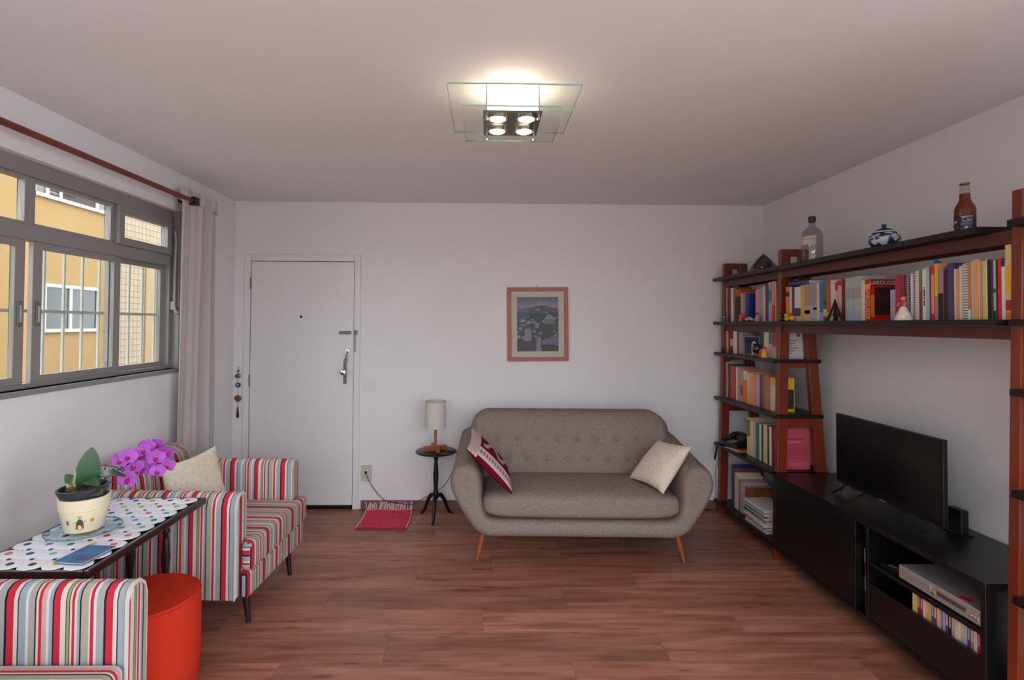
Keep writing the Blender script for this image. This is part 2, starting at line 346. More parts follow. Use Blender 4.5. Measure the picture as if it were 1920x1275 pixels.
def cur(u, k, side):
    z = 2.475*(1-k) ; wdt = .265+.012*math.sin(k*3)+.035*max(0, k-.5)
    y = (u-.5)*2*wdt - .01*k
    amp = .030 + .012*k
    x = amp*math.sin(u*2*PI*2.7+.9+.5*math.sin(k*2.2)) + .010*math.sin(u*2*PI*7.3+k*2) + .008*math.sin(k*5+u*4)
    x = x*(.25+.75*min(1, max(0, (u-.30)/.2))) + .018*(1-min(1, max(0, (u-.30)/.2)))
    return (x+side*.0015, y, z)
for k in range(nz+1):
    kk = k/nz
    secs.append([cur(i/ny, kk, 1) for i in range(ny+1)] + [cur(i/ny, kk, -1) for i in range(ny, -1, -1)])
b.loft(secs); b.build('curtain_cloth', cm, t, smooth=60)
b = MB(); secs = []
for z in (2.385, 2.40, 2.46, 2.474):
    s_ = []
    for side in (1, -1):
        rng = range(ny+1) if side == 1 else range(ny, -1, -1)
        for i in rng:
            p = cur(i/ny, .02, 0); s_.append((p[0]+side*.017, p[1], z))
    secs.append(s_)
b.loft(secs); b.build('rod_pocket', cm, t, smooth=60)

# ------------------------------------------------------------------ house across the court
t = thing('building', 'ochre apartment building seen through the window', 'building', (-9, 11, -8))
och = mat('ochre_render', (166, 130, 84), .95, nscale=.6, namt=.06)
tile_m = bpy.data.materials.new('mosaic_tile'); tile_m.use_nodes = True; N = tile_m.node_tree.nodes; L = tile_m.node_tree.links
tcn = N.new('ShaderNodeTexCoord'); sx = N.new('ShaderNodeSeparateXYZ'); cxy = N.new('ShaderNodeCombineXYZ'); L.new(tcn.outputs['Object'], sx.inputs[0]); L.new(sx.outputs[1], cxy.inputs[0]); L.new(sx.outputs[2], cxy.inputs[1])
bk = N.new('ShaderNodeTexBrick'); bk.offset = 0; bk.inputs['Scale'].default_value = 1; bk.inputs['Brick Width'].default_value = .15; bk.inputs['Row Height'].default_value = .15; bk.inputs['Mortar Size'].default_value = .011
bk.inputs['Color1'].default_value = lin((164, 137, 102)); bk.inputs['Color2'].default_value = lin((155, 128, 94)); bk.inputs['Mortar'].default_value = lin((112, 88, 64)); L.new(cxy.outputs[0], bk.inputs[0]); L.new(bk.outputs[0], N['Principled BSDF'].inputs['Base Color'])
MB().box(-1.5, 0, -14, 1.85, 0, 14.2).build('rendered_wall', och, t)
MB().box(-1.5, .12, 1.85, 12, 0, 14.2).build('tiled_wall', tile_m, t)
MB().box(.12, .15, 3.0, 9.0, 0, 11.4).build('plain_panel', mat('pale_render', (166, 139, 104), .95), t)
wh = mat('white_frame', (190, 186, 180), .6); dg = mat('dark_pane', (70, 68, 66), .15); gp = mat('grey_pane', (104, 100, 92), .2); sl = mat('brown_slat', (66, 48, 40), .7)
def ext_window(y0, y1, z0, z1, panes):
    y0 -= 11; y1 -= 11; z0 += 8; z1 += 8
    b = MB(); b.box(0, .06, y0, y1, z0, z0+.07); b.box(0, .06, y0, y1, z1-.07, z1); b.box(0, .06, y0, y0+.06, z0, z1); b.box(0, .06, y1-.06, y1, z0, z1)
    wn = b.build('window', wh, t); yy = y0
    for i, (f0, f1, m_) in enumerate(panes):
        a = y0+(y1-y0)*f0; c = y0+(y1-y0)*f1
        MB().box(.005, .025, a+.03, c-.03, z0+.06, z1-.06).build('pane', m_, wn)
        if i: MB().box(0, .055, a-.035, a+.035, z0, z1).build('mullion', wh, wn)
    return wn
ext_window(10.72, 12.46, 1.36, 2.36, [(0, .13, gp), (.13, .52, dg), (.52, 1, dg)])
wn = ext_window(10.60, 12.70, 4.10, 5.1, [(0, .17, gp), (.17, .33, gp), (.33, .83, sl), (.83, 1, gp)])
for i in range(8): MB().box(.025, .045, -.38+.72-.4, .72, 12.17+.11*i, 12.22+.11*i).build('shutter_slat', sl, wn)
ext_window(7.6, 9.4, 1.36, 2.36, [(0, .5, gp), (.5, 1, dg)])
ext_window(7.6, 9.4, 4.10, 5.1, [(0, .5, gp), (.5, 1, dg)])
tag(MB().box(-14, 16, -16, -11, -8, 2.7).build('low_sky_blocker', mat('sky_blocker_render', (176, 170, 164), .9)), kind='structure')  # unseen block added to hold back level skylight from the back wall
tag(MB().box(-30, 30, -30, 40, -8.2, -8.0).build('ground', mat('court_paving', (150, 145, 138), .9)), kind='structure')

# ------------------------------------------------------------------ ceiling lamp
t = thing('ceiling_lamp', 'square glass and steel ceiling lamp with four lit bulbs', 'lamp', (.107, 2.37, ZC))
rec = lambda h, z0, z1, hy=None: MB().box(-h, h, -(hy or h), (hy or h), z0, z1)
MB().box(-.10, .10, -.10, .10, -.012, 0).build('ceiling_plate', white_m, t)
edge_m = glass_mat('glass_edge', (200, 232, 214), .12, .3); edgef_m = mat('glass_edge_front', (150, 196, 170), .3)
def glass_plate(h, z, ):
    g = MB().box(-h+.003, h-.003, -h+.003, h-.003, z-.004, z+.004).build('glass_plate', clear_m, t)
    MB().box(-h, h, -h, -h+.003, z-.003, z+.003).build('front_edge', edgef_m, g); e_ = MB(); e_.box(-h, h, h-.003, h, z-.004, z+.004); e_.box(-h, -h+.003, -h+.003, h-.003, z-.004, z+.004); e_.box(h-.003, h, -h+.003, h-.003, z-.004, z+.004)
    e_.build('polished_edge', edge_m, g)
glass_plate(.272, -.088); glass_plate(.212, -.152)
lit = emis('frosted_lit', (255, 236, 206), 6)
MB().box(-.108, .108, -.105, .105, -.128, -.012).build('frosted_box', lit, t, bevel=.004)
b = MB(); b.box(-.126, .126, -.12, .165, -.142, -.133); b.build('steel_plate', mat('lamp_steel', (120, 110, 100), .3, metal=.9), t, bevel=.002)
blb = emis('bulb_lit', (255, 232, 196), 30)
for x in (-.062, .062):
    for y in (-.062, .088):
        b = MB(); b.lathe([(.043, -.142), (.043, -.148), (.036, -.150), (.036, -.143)], (x, y, 0), 24, caps=False); r_ = b.build('bulb_ring', chrome_m, t, smooth=True)
        b = MB(); b.lathe([(.034, -.144), (.033, -.151), (.024, -.156), (.008, -.158)], (x, y, 0), 24); b.build('bulb', blb, t, smooth=True)
for x in (-.112, .112):
    for y in (-.105, .15):
        b = MB(); b.cyl((x, y, -.165), (x, y, -.012), .004, n=8); b.cyl((x, y, -.170), (x, y, -.156), .007, n=10); b.build('post_screw', chrome_m, t, smooth=True)

# ------------------------------------------------------------------ sofa
SO = thing('sofa', 'taupe linen two-seat sofa with button-tufted back and splayed wooden legs', 'sofa', (.648, 3.99, 0), -.030)
# U-shaped tub profile lofted from front to back
def catmull(P_, n):
    out = []; K = len(P_)
    for i in range(K-1):
        p0 = P_[max(i-1, 0)]; p1 = P_[i]; p2 = P_[i+1]; p3 = P_[min(i+2, K-1)]
        for k in range(n):
            u = k/n; out.append(tuple(.5*(2*p1[a]+(p2[a]-p0[a])*u+(2*p0[a]-5*p1[a]+4*p2[a]-p3[a])*u*u+(3*p1[a]-p0[a]-3*p2[a]+p3[a])*u**3) for a in (0, 1)))
    return out+[P_[-1]]
def usec(y, k, ins=0):
    zt = .650 + .085*k; wo = .868; wi = .668; xc = .768; f = 1-ins*8
    P_ = [(.50, .180+ins), (.62-ins*.3, .182+ins), (.705-ins, .225+ins*.6), (.785-ins, .335+ins*.2), (.838-ins*.9, .43), (wo-ins*.8, .515)]
    P_ += [(xc+(x-xc)*f, z-ins*g) for x, z, g in ((wo-.006, zt-.075, .35), (wo-.035, zt-.022, .6), (wo-.10, zt, .8), (wi+.035, zt-.022, .6), (wi+.006, zt-.075, .35), (wi-.004, .515, 0))]
    P_ += [(wi-.012+ins*.5, .40), (wi-.05+ins*.3, .305-ins*.3), (.5, .292-ins*.6)]
    out = catmull(P_, 6)
    right = [(x, y, z) for x, z in out]; left = [(-x, y, z) for x, z in reversed(out)]
    return right + left
b = MB()
secs = [usec(-.435-.055*math.cos(PI/2*q/8), 0, .055*(1-math.sin(PI/2*q/8))) for q in range(9)]
secs += [usec(-.25, .22), usec(-.1, .42), usec(.05, .62), usec(.25, .9), usec(.42, 1.0), usec(.47, 1.0, .03)]
b.loft(secs, caps=False)
K_ = 85
for q in (0, len(secs)-1):
    S_ = secs[q]; o_ = q*2*K_
    A_ = list(range(0, 49)); B_ = [84-round(i*36/48) for i in range(49)]
    for i in range(48):
        q1 = [A_[i], A_[i+1], B_[i+1], B_[i]]; q1 = [x for n_, x in enumerate(q1) if x not in q1[:n_]]
        if len(q1) > 2:
            b.f.append(tuple(o_+x for x in q1)); b.f.append(tuple(o_+2*K_-1-x for x in reversed(q1))); b.mi += [0, 0]
    b.f.append((o_, o_+K_-1, o_+K_, o_+2*K_-1)); b.mi += [0]
b.build('sofa_shell', sofa_m, SO, smooth=70)
# backrest with tufts
btn = [(-.565+.155*i, .695) for i in range(8)] + [(-.49+.155*i, .55) for i in range(7)]
nx, nzz = 110, 44; vs_ = []; fs = []
def back_out(u, v):
    hw = .775; z0, z1 = .34, .895; x = u*hw; z = z0+(z1-z0)*v
    r = .15; dz = z-(z1-r); dx = abs(x)-(hw-r)
    if dz > 0 and dx > 0:
        m_ = max(dz, dx)/r; ang = math.atan2(dz, dx); x = math.copysign(hw-r+r*m_*math.cos(ang), x); z = z1-r+r*m_*math.sin(ang)
    return x, z
front = []; 
for j in range(nzz+1):
    for i in range(nx+1):
        u = -1+2*i/nx; v = j/nzz; x, z = back_out(u, v)
        ed = min(1-abs(u), (1-v)*.55); rnd = -.075*(1-min(1, ed/.10))**2.2
        y = .06+ .12*(z-.36)/.57 - rnd
        for bx_, bz_ in btn:
            dd = ((x-bx_)**2+(z-bz_)**2); y += .020*math.exp(-dd/.0010)
        vs_.append((x, y, z))
nfr = len(vs_)
for j in range(nzz+1):
    for i in range(nx+1):
        u = -1+2*i/nx; v = j/nzz; x, z = back_out(u, v); ed = min(1-abs(u), (1-v)*.55)
        vs_.append((x, .40+.05*(z-.36) - .05*(1-min(1, ed/.10))**2, z))
I = lambda i, j, s: s*nfr + j*(nx+1)+i
for j in range(nzz):
    for i in range(nx):
        fs.append((I(i, j, 0), I(i+1, j, 0), I(i+1, j+1, 0), I(i, j+1, 0))); fs.append((I(i, j, 1), I(i, j+1, 1), I(i+1, j+1, 1), I(i+1, j, 1)))
for i in range(nx):
    fs.append((I(i, 0, 0), I(i, 0, 1), I(i+1, 0, 1), I(i+1, 0, 0))); fs.append((I(i, nzz, 0), I(i+1, nzz, 0), I(i+1, nzz, 1), I(i, nzz, 1)))
for j in range(nzz):
    fs.append((I(0, j, 0), I(0, j+1, 0), I(0, j+1, 1), I(0, j, 1))); fs.append((I(nx, j, 0), I(nx, j, 1), I(nx, j+1, 1), I(nx, j+1, 0)))
back = MB().add(vs_, fs).build('backrest', sofa_m, SO, smooth=60)
for bx_, bz_ in btn:
    y = .06+.12*(bz_-.36)/.57+.012
    b = MB(); b.sphere((bx_, y, bz_), .0135, 12, (1, .6, 1)); b.build('tuft_button', sofa_m, back, smooth=True)
# seat cushion
def superbox(b, c, h, e=.35, n=28, zf=None):
    secs = []
    def sg(v, p): return math.copysign(abs(v)**p, v)
    vs_ = []; fs = []; k = n//2
    for i in range(k+1):
        a = -PI/2+PI*i/k
        for j in range(n):
            t_ = 2*PI*j/n
            x = sg(math.cos(a), e)*sg(math.cos(t_), e*.6); y = sg(math.cos(a), e)*sg(math.sin(t_), e*.6); z = sg(math.sin(a), e*1.6)
            p = [c[0]+h[0]*x, c[1]+h[1]*y, c[2]+h[2]*z]
            if zf: p = zf(p, x, y, z)
            vs_.append(p)
    for i in range(k):
        for j in range(n): fs.append((i*n+j, i*n+(j+1) % n, (i+1)*n+(j+1) % n, (i+1)*n+j))
    return b.add(vs_, fs)
def cushf(p, x, y, z):
    if z > 0: p[2] += .02*(1-x*x)*(1-y*y)
    if y < 0 : p[1] += .02*x*x
    return p
superbox(MB(), (0, -.19, .378), (.664, .308, .084), .34, 72, cushf).build('seat_cushion', sofa_m, SO, smooth=70)
for sx_ in (-1, 1):
    for y, dy in ((-.37, -.03), (.33, .05)):
        b = MB(); b.cyl((sx_*.693, y+dy, 0), (sx_*.645, y, .20), .013, .023, 14); b.build('leg', oak_m, SO, smooth=True)

# ------------------------------------------------------------------ cushions
def pillow(name, label, cat, corners, thick, m, n=22, group=None, pinch=.10, back_m=None, ftex=None):
    A, B, C_, D_ = [Vector(c) for c in corners]; cen = (A+B+C_+D_)/4
    nrm = ((C_-A).cross(D_-B)).normalized()
    t = thing(name, label, cat, cen, 0, group)
    vs_ = []; fs = []
    for s in (1, -1):
        for j in range(n+1):
            for i in range(n+1):
                u = i/n; v = j/n; 
                # edges pulled in between the corners
                p = A*(1-u)*(1-v)+B*u*(1-v)+C_*u*v+D_*(1-u)*v
                pu = 4*u*(1-u); pv = 4*v*(1-v)
                q = p + (cen-p)*(pinch*(max(pu*(1-pv), pv*(1-pu))))
                h = thick/2*((pu*pv)**.45)
                vs_.append(q-cen+nrm*h*s)
    K = (n+1)*(n+1)
    for s in (0, 1):
        for j in range(n):
            for i in range(n):
                a = s*K+j*(n+1)+i; f = (a, a+1, a+n+2, a+n+1); fs.append(f if s == 0 else f[::-1])
    b = MB().add(vs_, fs); b.mi = [0]*(n*n)+[1]*(n*n)
    o = b.build('cushion_cover', [m, back_m or m], t, smooth=75)
    if ftex: ftex(o, n)
    return t, cen, nrm
knit_m = mat('cream_knit', (226, 212, 190), .95, nscale=40, namt=.10, bump=1.0, bscale=130, spec=.1)
furry_m = mat('cream_boucle', (232, 218, 200), 1, nscale=70, namt=.12, bump=1.0, bscale=220, spec=.05)
pillow('throw_pillow', 'cream knitted square cushion on the far striped armchair', 'cushion', [(-1.715, 2.955, .475), (-1.56, 3.30, .475), (-1.665, 3.335, .825), (-1.80, 2.985, .785)], .13, knit_m)
pillow('throw_pillow', 'plain cream woolly cushion leaning on the right sofa arm', 'cushion', [(1.165, 3.50, .475), (1.395, 3.60, .765), (1.275, 3.94, .735), (1.035, 3.87, .475)], .13, furry_m)
# burgundy cushion with lace bands painted cell by cell into its weave
def lace_paint(o, n):
    me = o.data; ca = me.color_attributes.new('weave', 'FLOAT_COLOR', 'CORNER'); bur = lin((104, 12, 34)); lace = lin((206, 184, 184)); dk = lin((150, 116, 122))
    for p in me.polygons:
        for li in p.loop_indices:
            ca.data[li].color = bur
    fc = n*n
    for k, p in enumerate(list(me.polygons)[:fc]):
        i = k % n; j = k//n; u = (i+.5)/n; v = (j+.5)/n; c = bur
        if u < .19: c = lace if (i+j) % 3 else dk
        elif .04 < v < .34:
            c = lace
            if .12 < v < .26: c = dk if (i % 3) else lace
        elif .44 < v < .92 and .26 < u < .94:
            ph = math.sin(u*17)*.5+.5
            c = lace if abs((v-.46)/.46-ph*.75) < .22 else bur
            if c is lace and (i+j) % 2: c = dk
        for li in p.loop_indices: ca.data[li].color = c
lm = bpy.data.materials.new('burgundy_lace'); lm.use_nodes = True; N = lm.node_tree.nodes; at = N.new('ShaderNodeAttribute'); at.attribute_name = 'weave'
lm.node_tree.links.new(at.outputs['Color'], N['Principled BSDF'].inputs['Base Color']); N['Principled BSDF'].inputs['Roughness'].default_value = .95; N['Principled BSDF'].inputs['Specular IOR Level'].default_value = .1
pillow('throw_pillow', 'burgundy cushion with white lace bands on the left of the sofa', 'cushion', [(-.125, 3.56, .755), (.175, 3.50, .470), (.165, 3.86, .550), (-.105, 3.90, .825)], .10, lm, 48, ftex=lace_paint, pinch=.06)

# ------------------------------------------------------------------ striped armchairs
SR = {'R': (194, 42, 60), 'c': (206, 196, 182), 'k': (44, 42, 40), 'o': (150, 146, 112), 'b': (150, 158, 164), 'n': (34, 36, 52), 't': (166, 158, 142), 'w': (200, 202, 206), 'g': (158, 158, 152), 'p': (196, 160, 150)}
SEQ = [('R', 36), ('c', 30), ('k', 6), ('o', 14), ('k', 6), ('c', 10), ('R', 17), ('c', 14), ('b', 16), ('n', 8), ('t', 44), ('c', 8), ('R', 20), ('w', 16), ('g', 44), ('n', 14), ('R', 40), ('c', 22), ('n', 8), ('b', 40), ('w', 16), ('t', 36), ('k', 8), ('c', 14), ('R', 18), ('p', 28), ('w', 16), ('b', 20), ('n', 10)]
def stripes(name, axis, off=0):
    m = bpy.data.materials.new(name); m.use_nodes = True; N = m.node_tree.nodes; L = m.node_tree.links; p = N['Principled BSDF']
    tc = N.new('ShaderNodeTexCoord'); sx = N.new('ShaderNodeSeparateXYZ'); L.new(tc.outputs['Object'], sx.inputs[0])
    a = N.new('ShaderNodeMath'); a.operation = 'MULTIPLY_ADD'; a.inputs[1].default_value = 1/.325; a.inputs[2].default_value = 10+off; L.new(sx.outputs[axis], a.inputs[0])
    f = N.new('ShaderNodeMath'); f.operation = 'FRACT'; L.new(a.outputs[0], f.inputs[0])
    r = N.new('ShaderNodeValToRGB'); r.color_ramp.interpolation = 'CONSTANT'; tot = sum(s[1] for s in SEQ); pos = 0; el = r.color_ramp.elements
    el[0].color = lin(SR[SEQ[0][0]]); el[0].position = 0; pos = SEQ[0][1]; el[1].position = pos/tot; el[1].color = lin(SR[SEQ[1][0]]); pos += SEQ[1][1]
    for c, wd in SEQ[2:]:
        q = el.new(pos/tot); q.color = lin(SR[c]); pos += wd
    L.new(f.outputs[0], r.inputs[0]); L.new(r.outputs[0], p.inputs['Base Color']); p.inputs['Roughness'].default_value = .9; p.inputs['Specular IOR Level'].default_value = .15
    no = N.new('ShaderNodeTexNoise'); no.inputs['Scale'].default_value = 400; L.new(tc.outputs['Object'], no.inputs[0]); bp = N.new('ShaderNodeBump'); bp.inputs['Strength'].default_value = .25; bp.inputs['Distance'].default_value = .002; L.new(no.outputs[0], bp.inputs['Height']); L.new(bp.outputs[0], p.inputs['Normal'])
    return m
st = [stripes('stripe_x', 0, .05), stripes('stripe_y', 1, .12), stripes('stripe_z', 2, .3)]
def facemat(o, rule):
    for p in o.data.polygons: p.material_index = rule(p)
def armchair(loc, label, rz=0, cd_=0):
    # local frame: +x is the front, y the width; origin on the floor at the centre of the back edge
    t = thing('armchair', label, 'armchair', loc, rz, 'striped armchairs')
    HW = .40
    # arms: upright slabs with rolled top edge
    for s in (-1, 1):
        yo = s*HW; yi = s*(HW-.105)
        def sec(x, ins):
            pts = [(yo, .175), (yo, .64), (yo-s*.012, .68), (yo-s*.04, .703), (yi+s*.03, .705), (yi+s*.008, .69), (yi, .66), (yi, .18)]
            cy = (yo+yi)/2; return [(x, cy+(y-cy)*(1-ins), .44+(z-.44)*(1-ins*.35)) for y, z in pts]
        b = MB(); b.loft([sec(.02, .06), sec(.035, 0), sec(.45, 0), sec(.862, 0), sec(.877, .10)])
        o = b.build('arm', st, t, smooth=50, bevel=.006, seg=2); facemat(o, lambda p: 1 if abs(p.normal.x) > .7 else 0)
        # welt cord along the front edge of the arm
        w_ = MB(); q = [(x, y, z) for x, y, z in sec(.870, .02)]; w_.tube(q[0:8], .005, 6); w_.build('welt', mat('welt_cream', (202, 194, 184), .9), o, smooth=True)
    # base rail under the seat
    b = MB(); b.box(.05, .885, -HW+.115, HW-.115, .17, .30); b.box(.880+cd_, .925+cd_, -HW+.03, HW-.03, .17, .305)
    o = b.build('seat_base', st, t, bevel=.018, seg=4); facemat(o, lambda p: 1)
    # T-shaped seat cushion
    T = [(.16, -.29), (.883, -.29), (.883, -.375), (.945, -.375), (.945, .375), (.883, .375), (.883, .29), (.16, .29)] if not cd_ else [(.16, -.29), (.945+cd_, -.29), (.945+cd_, .29), (.16, .29)]
    b = MB(); b.prism(T, .31, .465)
    o = b.build('seat_cushion', st, t, bevel=.028, seg=5); facemat(o, lambda p: 2 if abs(p.normal.y) > .7 else 1)
    # backrest, leaning, with rolled top
    prof = [(.02, .175), (-.005, .66), (.0, .755), (.03, .80), (.09, .822), (.16, .81), (.215, .775), (.235, .72), (.27, .46), (.28, .30), (.28, .175)]
    b = MB(); ys = [-.293, -.27, 0, .27, .293]; secs = []
    for i, y in enumerate(ys):
        k = .03 if i in (0, 4) else 0
        secs.append([(.13+(x-.13)*(1-k*2), y, .5+(z-.5)*(1-k)) for x, z in prof])
    b.loft(secs); o = b.build('backrest', st, t, smooth=60, bevel=.012, seg=3); facemat(o, lambda p: 0 if abs(p.normal.y) > .7 else 1)
    for x, s in ((.86, -1), (.86, 1), (.08, -1), (.08, 1)):
        b = MB(); fx = .02 if x > .5 else -.03
        b.cyl((x+fx, s*.265, 0), (x, s*.265, .18), .012, .021, 14); b.build('leg', dark_m, t, smooth=True)
    return t
armchair((-2.118, 3.182, 0), 'striped armchair with cream cushion beneath the window, facing the shelves', -.045)
armchair((-2.058, 1.512, 0), 'striped armchair in the near left corner, cut by the photo edge', 0, -.066)

# ------------------------------------------------------------------ tray table with runner and orchid
TZ = .70
t = thing('tray_table', 'narrow dark wooden tray table with turned legs between the striped armchairs', 'table', (-1.635, 2.335, 0))
hx, hy = .215, .392
MB().box(-hx, hx, -hy, hy, TZ-.026, TZ-.012).build('table_top', dark_m, t, bevel=.003)
for nm, x0, x1, y0, y1 in (('rim', -hx-.012, -hx+.008, -hy-.008, hy+.008), ('rim', hx-.008, hx+.012, -hy-.008, hy+.008), ('rim', -hx+.008, hx-.008, -hy-.010, -hy+.008), ('rim', -hx+.008, hx-.008, hy-.008, hy+.010)):
    MB().box(x0, x1, y0, y1, TZ-.030, TZ).build(nm, dark_m, t, bevel=.004)
turn = [(.018, 0), (.02, .02), (.012, .035), (.014, .06), (.024, .13), (.02, .20), (.012, .255), (.02, .275), (.013, .295), (.016, .35), (.022, .42), (.015, .50), (.012, .525), (.02, .54), (.013, .555), (.021, .575), (.021, .60)]
for y in (-.30, .285):
    MB().box(-.14, .14, y-.022, y+.022, TZ-.075, TZ-.026).build('trestle_block', dark_m, t, bevel=.006)
    for x in (-.075, .095):
        b = MB(); b.lathe(turn, (x, y, .035), 18); b.build('turned_leg', dark_m, t, smooth=True)
    MB().box(-.17, .17, y-.022, y+.022, 0, .04).build('trestle_foot', dark_m, t, bevel=.008)

# crochet runner of round motifs
t = thing('table_runner', 'white crochet runner of round motifs with coloured centres', 'table runner', (-1.635, 2.335, TZ+.0012))
cro = mat('white_cotton', (232, 230, 234), .95, bump=.8, bscale=300, spec=.1)
cents = [mat('yarn_'+n, c, .95) for n, c in (('green', (30, 130, 96)), ('red', (196, 28, 70)), ('yellow', (224, 176, 40)), ('lime', (150, 170, 30)), ('blue', (40, 70, 160)), ('sky', (80, 150, 200)), ('mint', (90, 190, 150)), ('brown', (90, 50, 40)), ('lilac', (130, 120, 190)), ('pink', (210, 90, 120)))]
mot = MB(); nn = 24; vs_ = [(0, 0, .003)]
for k, (r, z) in enumerate(((.018, .0028), (.034, .0026), (.0430, .0014), (.0445, .0002))):
    for j in range(nn):
        rr = r*(1+(.035*math.cos(8*2*PI*j/nn) if k > 1 else 0)); vs_.append((rr*math.cos(2*PI*j/nn), rr*math.sin(2*PI*j/nn), z))
fs = [(0, 1+j, 1+(j+1) % nn) for j in range(nn)]
for k in range(3):
    for j in range(nn): fs.append((1+k*nn+j, 1+(k+1)*nn+j, 1+(k+1)*nn+(j+1) % nn, 1+k*nn+(j+1) % nn))
fs.append(tuple(reversed([1+3*nn+j for j in range(nn)])))
mot_me = mot.add(vs_, fs).mesh('motif', cro, 50)
cb = MB(); cb.lathe([(.0135, .0022), (.012, .0042), (.004, .005)], n=12)
cme = [cb.mesh('motif_centre', c, True) for c in cents]
small = MB(); small.lathe([(.008, .0), (.007, .0016)], n=8); gap_me = [small.mesh('join_knot', c) for c in (mat('yarn_dark', (52, 42, 60), .9), mat('yarn_white2', (220, 218, 224), .9))]
MB().box(-.172, .164, -.355, .341, -.0008, .0004).build('base_net', cro, t)
for iy in range(8):
    for ix in range(4):
        o = bpy.data.objects.new('join_knot', gap_me[0]); COL.objects.link(o); o.parent = t; o.location = (-.130+.084*ix, -.3115+.087*iy, .0005)
random.seed(3)
for iy in range(9):
    for ix in range(5):
        x = -.172+.084*ix+random.uniform(-.003, .003); y = -.355+.087*iy+random.uniform(-.004, .004)
        o = bpy.data.objects.new('motif', mot_me); COL.objects.link(o); o.parent = t; o.location = (x, y, 0); o.rotation_euler = (0, 0, random.random())
        c = bpy.data.objects.new('motif_centre', random.choice(cme)); COL.objects.link(c); c.parent = o
# orchid pot and plate
PX, PY = -1.685, 2.285
t = thing('glass_plate', 'clear glass saucer beneath the orchid pot', 'plate', (PX, PY, TZ+.0072))
b = MB(); b.lathe([(.08, 0), (.085, 0), (.132, .007), (.135, .010), (.130, .011), (.084, .004), (.0, .004)], n=48, caps=False)
b.build('saucer', glass_mat('plate_glass', (238, 246, 248), .03, .02, .25), t, smooth=True)
b = MB(); b.lathe([(.132, .0085), (.1355, .0095), (.1355, .0115), (.132, .0115)], n=48, caps=False); b.build('rim', mat('plate_rim', (70, 120, 135), .2), t, smooth=True)
PZ = TZ+.0072+.0115
t = thing('orchid_pot', 'potted purple orchid in a cream ceramic pot', 'potted orchid', (PX, PY, PZ))
pot_m = mat('cream_ceramic', (236, 220, 186), .35, coat=.3)
b = MB(); b.lathe([(.0, 0), (.066, 0), (.070, .004), (.085, .088), (.088, .09), (.092, .132), (.092, .137), (.086, .138), (.083, .10), (.066, .012), (0, .012)], n=48, caps=False); pot = b.build('pot', pot_m, t, smooth=True)
# printed decoration on the pot, wrapped on its front
def decal(name, m, u, z, w_, h_, par=pot, shape=None):
    vs_ = []; fs = []; n = 14
    pts = shape or [(math.cos(2*PI*k/n), math.sin(2*PI*k/n)) for k in range(n)]
    for a, c in pts:
        zz = z+h_*c; r = .0703+(.085-.070)*(zz-.004)/.084+.0008; ang = u + w_*a/r
        vs_.append((r*math.cos(ang), r*math.sin(ang), zz))
    MB().add(vs_, [tuple(range(len(vs_)))]).build(name, m, par)
fa = math.atan2(-PY, -PX)   # towards the room
fa = -PI/2+.55
gk = mat('print_green', (60, 84, 60), .6); rk = mat('print_red', (200, 62, 60), .6); yk = mat('print_ochre', (206, 178, 110), .6); bk_ = mat('print_brown', (150, 110, 90), .6); ok_ = mat('print_orange', (222, 140, 50), .6); dk_ = mat('print_dark', (70, 60, 60), .6)
decal('print_dress_top', gk, fa-.10, .049, .013, .013, shape=[(-1, -1), (1, -1), (.8, .3), (.2, 1), (-.2, 1), (-.8, .3)])
decal('print_dress_skirt', rk, fa-.10, .028, .014, .008, shape=[(-1, -1), (1, -1), (1, 1), (-1, 1)])
decal('print_head', yk, fa-.10, .070, .009, .007)
decal('print_feet', yk, fa-.10, .0165, .011, .003)
decal('print_arm', dk_, fa+.13, .050, .004, .0015); decal('print_arm', dk_, fa-.33, .048, .004, .0015)
decal('print_flower', ok_, fa+.42, .050, .008, .008); decal('print_flower_eye', bk_, fa+.42, .050, .003, .003)
decal('print_spot', bk_, fa-.66, .048, .0065, .011)
b = MB(); b.lathe([(.072, .115), (.084, .150), (.092, .170), (.092, .176), (.084, .176), (.080, .155), (0, .152)], n=40, caps=False); b.build('inner_pot', mat('slate_plastic', (44, 52, 60), .45), t, smooth=True, loc=(.004, .004, 0), rot=(.04, -.05, 0))
bark = mat('bark', (92, 52, 40), .95, nscale=60, namt=.4)
random.seed(5)
for i in range(16):
    a = random.random()*6.28; r = random.random()*.06
    b = MB(); b.sphere((r*math.cos(a), r*math.sin(a), .158+random.random()*.012), .012+random.random()*.008, 8, (1.2, 1, .7)); b.build('bark_chip', bark, t, smooth=True)
leaf_m = mat('orchid_leaf', (46, 84, 48), .35, nscale=12, namt=.2); leafb_m = mat('orchid_leaf_dull', (84, 92, 40), .4, nscale=12, namt=.2)
def leaf(base, tip, width, nrm, bend, m, name='leaf'):
    base = Vector(base); tip = Vector(tip); ax = tip-base; nrm = Vector(nrm); nrm = (nrm-ax.normalized()*nrm.dot(ax.normalized())).normalized(); sd_ = ax.cross(nrm).normalized()
    n = 12; vs_ = []; fs = []
    for s in (1, -1):
        for i in range(n+1):
            k = i/n; wd = width*(math.sin(PI*min(1, .10+.90*k)**.9))**.62 if k < 1 else 0.002
            c = base+ax*k+nrm*bend*math.sin(PI*k)
            for j in (-1, -.5, 0, .5, 1): vs_.append(c+sd_*wd*j+nrm*(abs(j)*.16*wd)+nrm*.0012*s)
    K = (n+1)*5
    for s in (0, 1):
        for i in range(n):
            for j in range(4):
                a = s*K+i*5+j; f = (a, a+1, a+6, a+5); fs.append(f if s else f[::-1])
    for i in range(n):
        a = i*5; fs.append((a, a+5, K+a+5, K+a)); a = i*5+4; fs.append((a, K+a, K+a+5, a+5))
    return MB().add(vs_, fs).build(name, m, t, smooth=60)
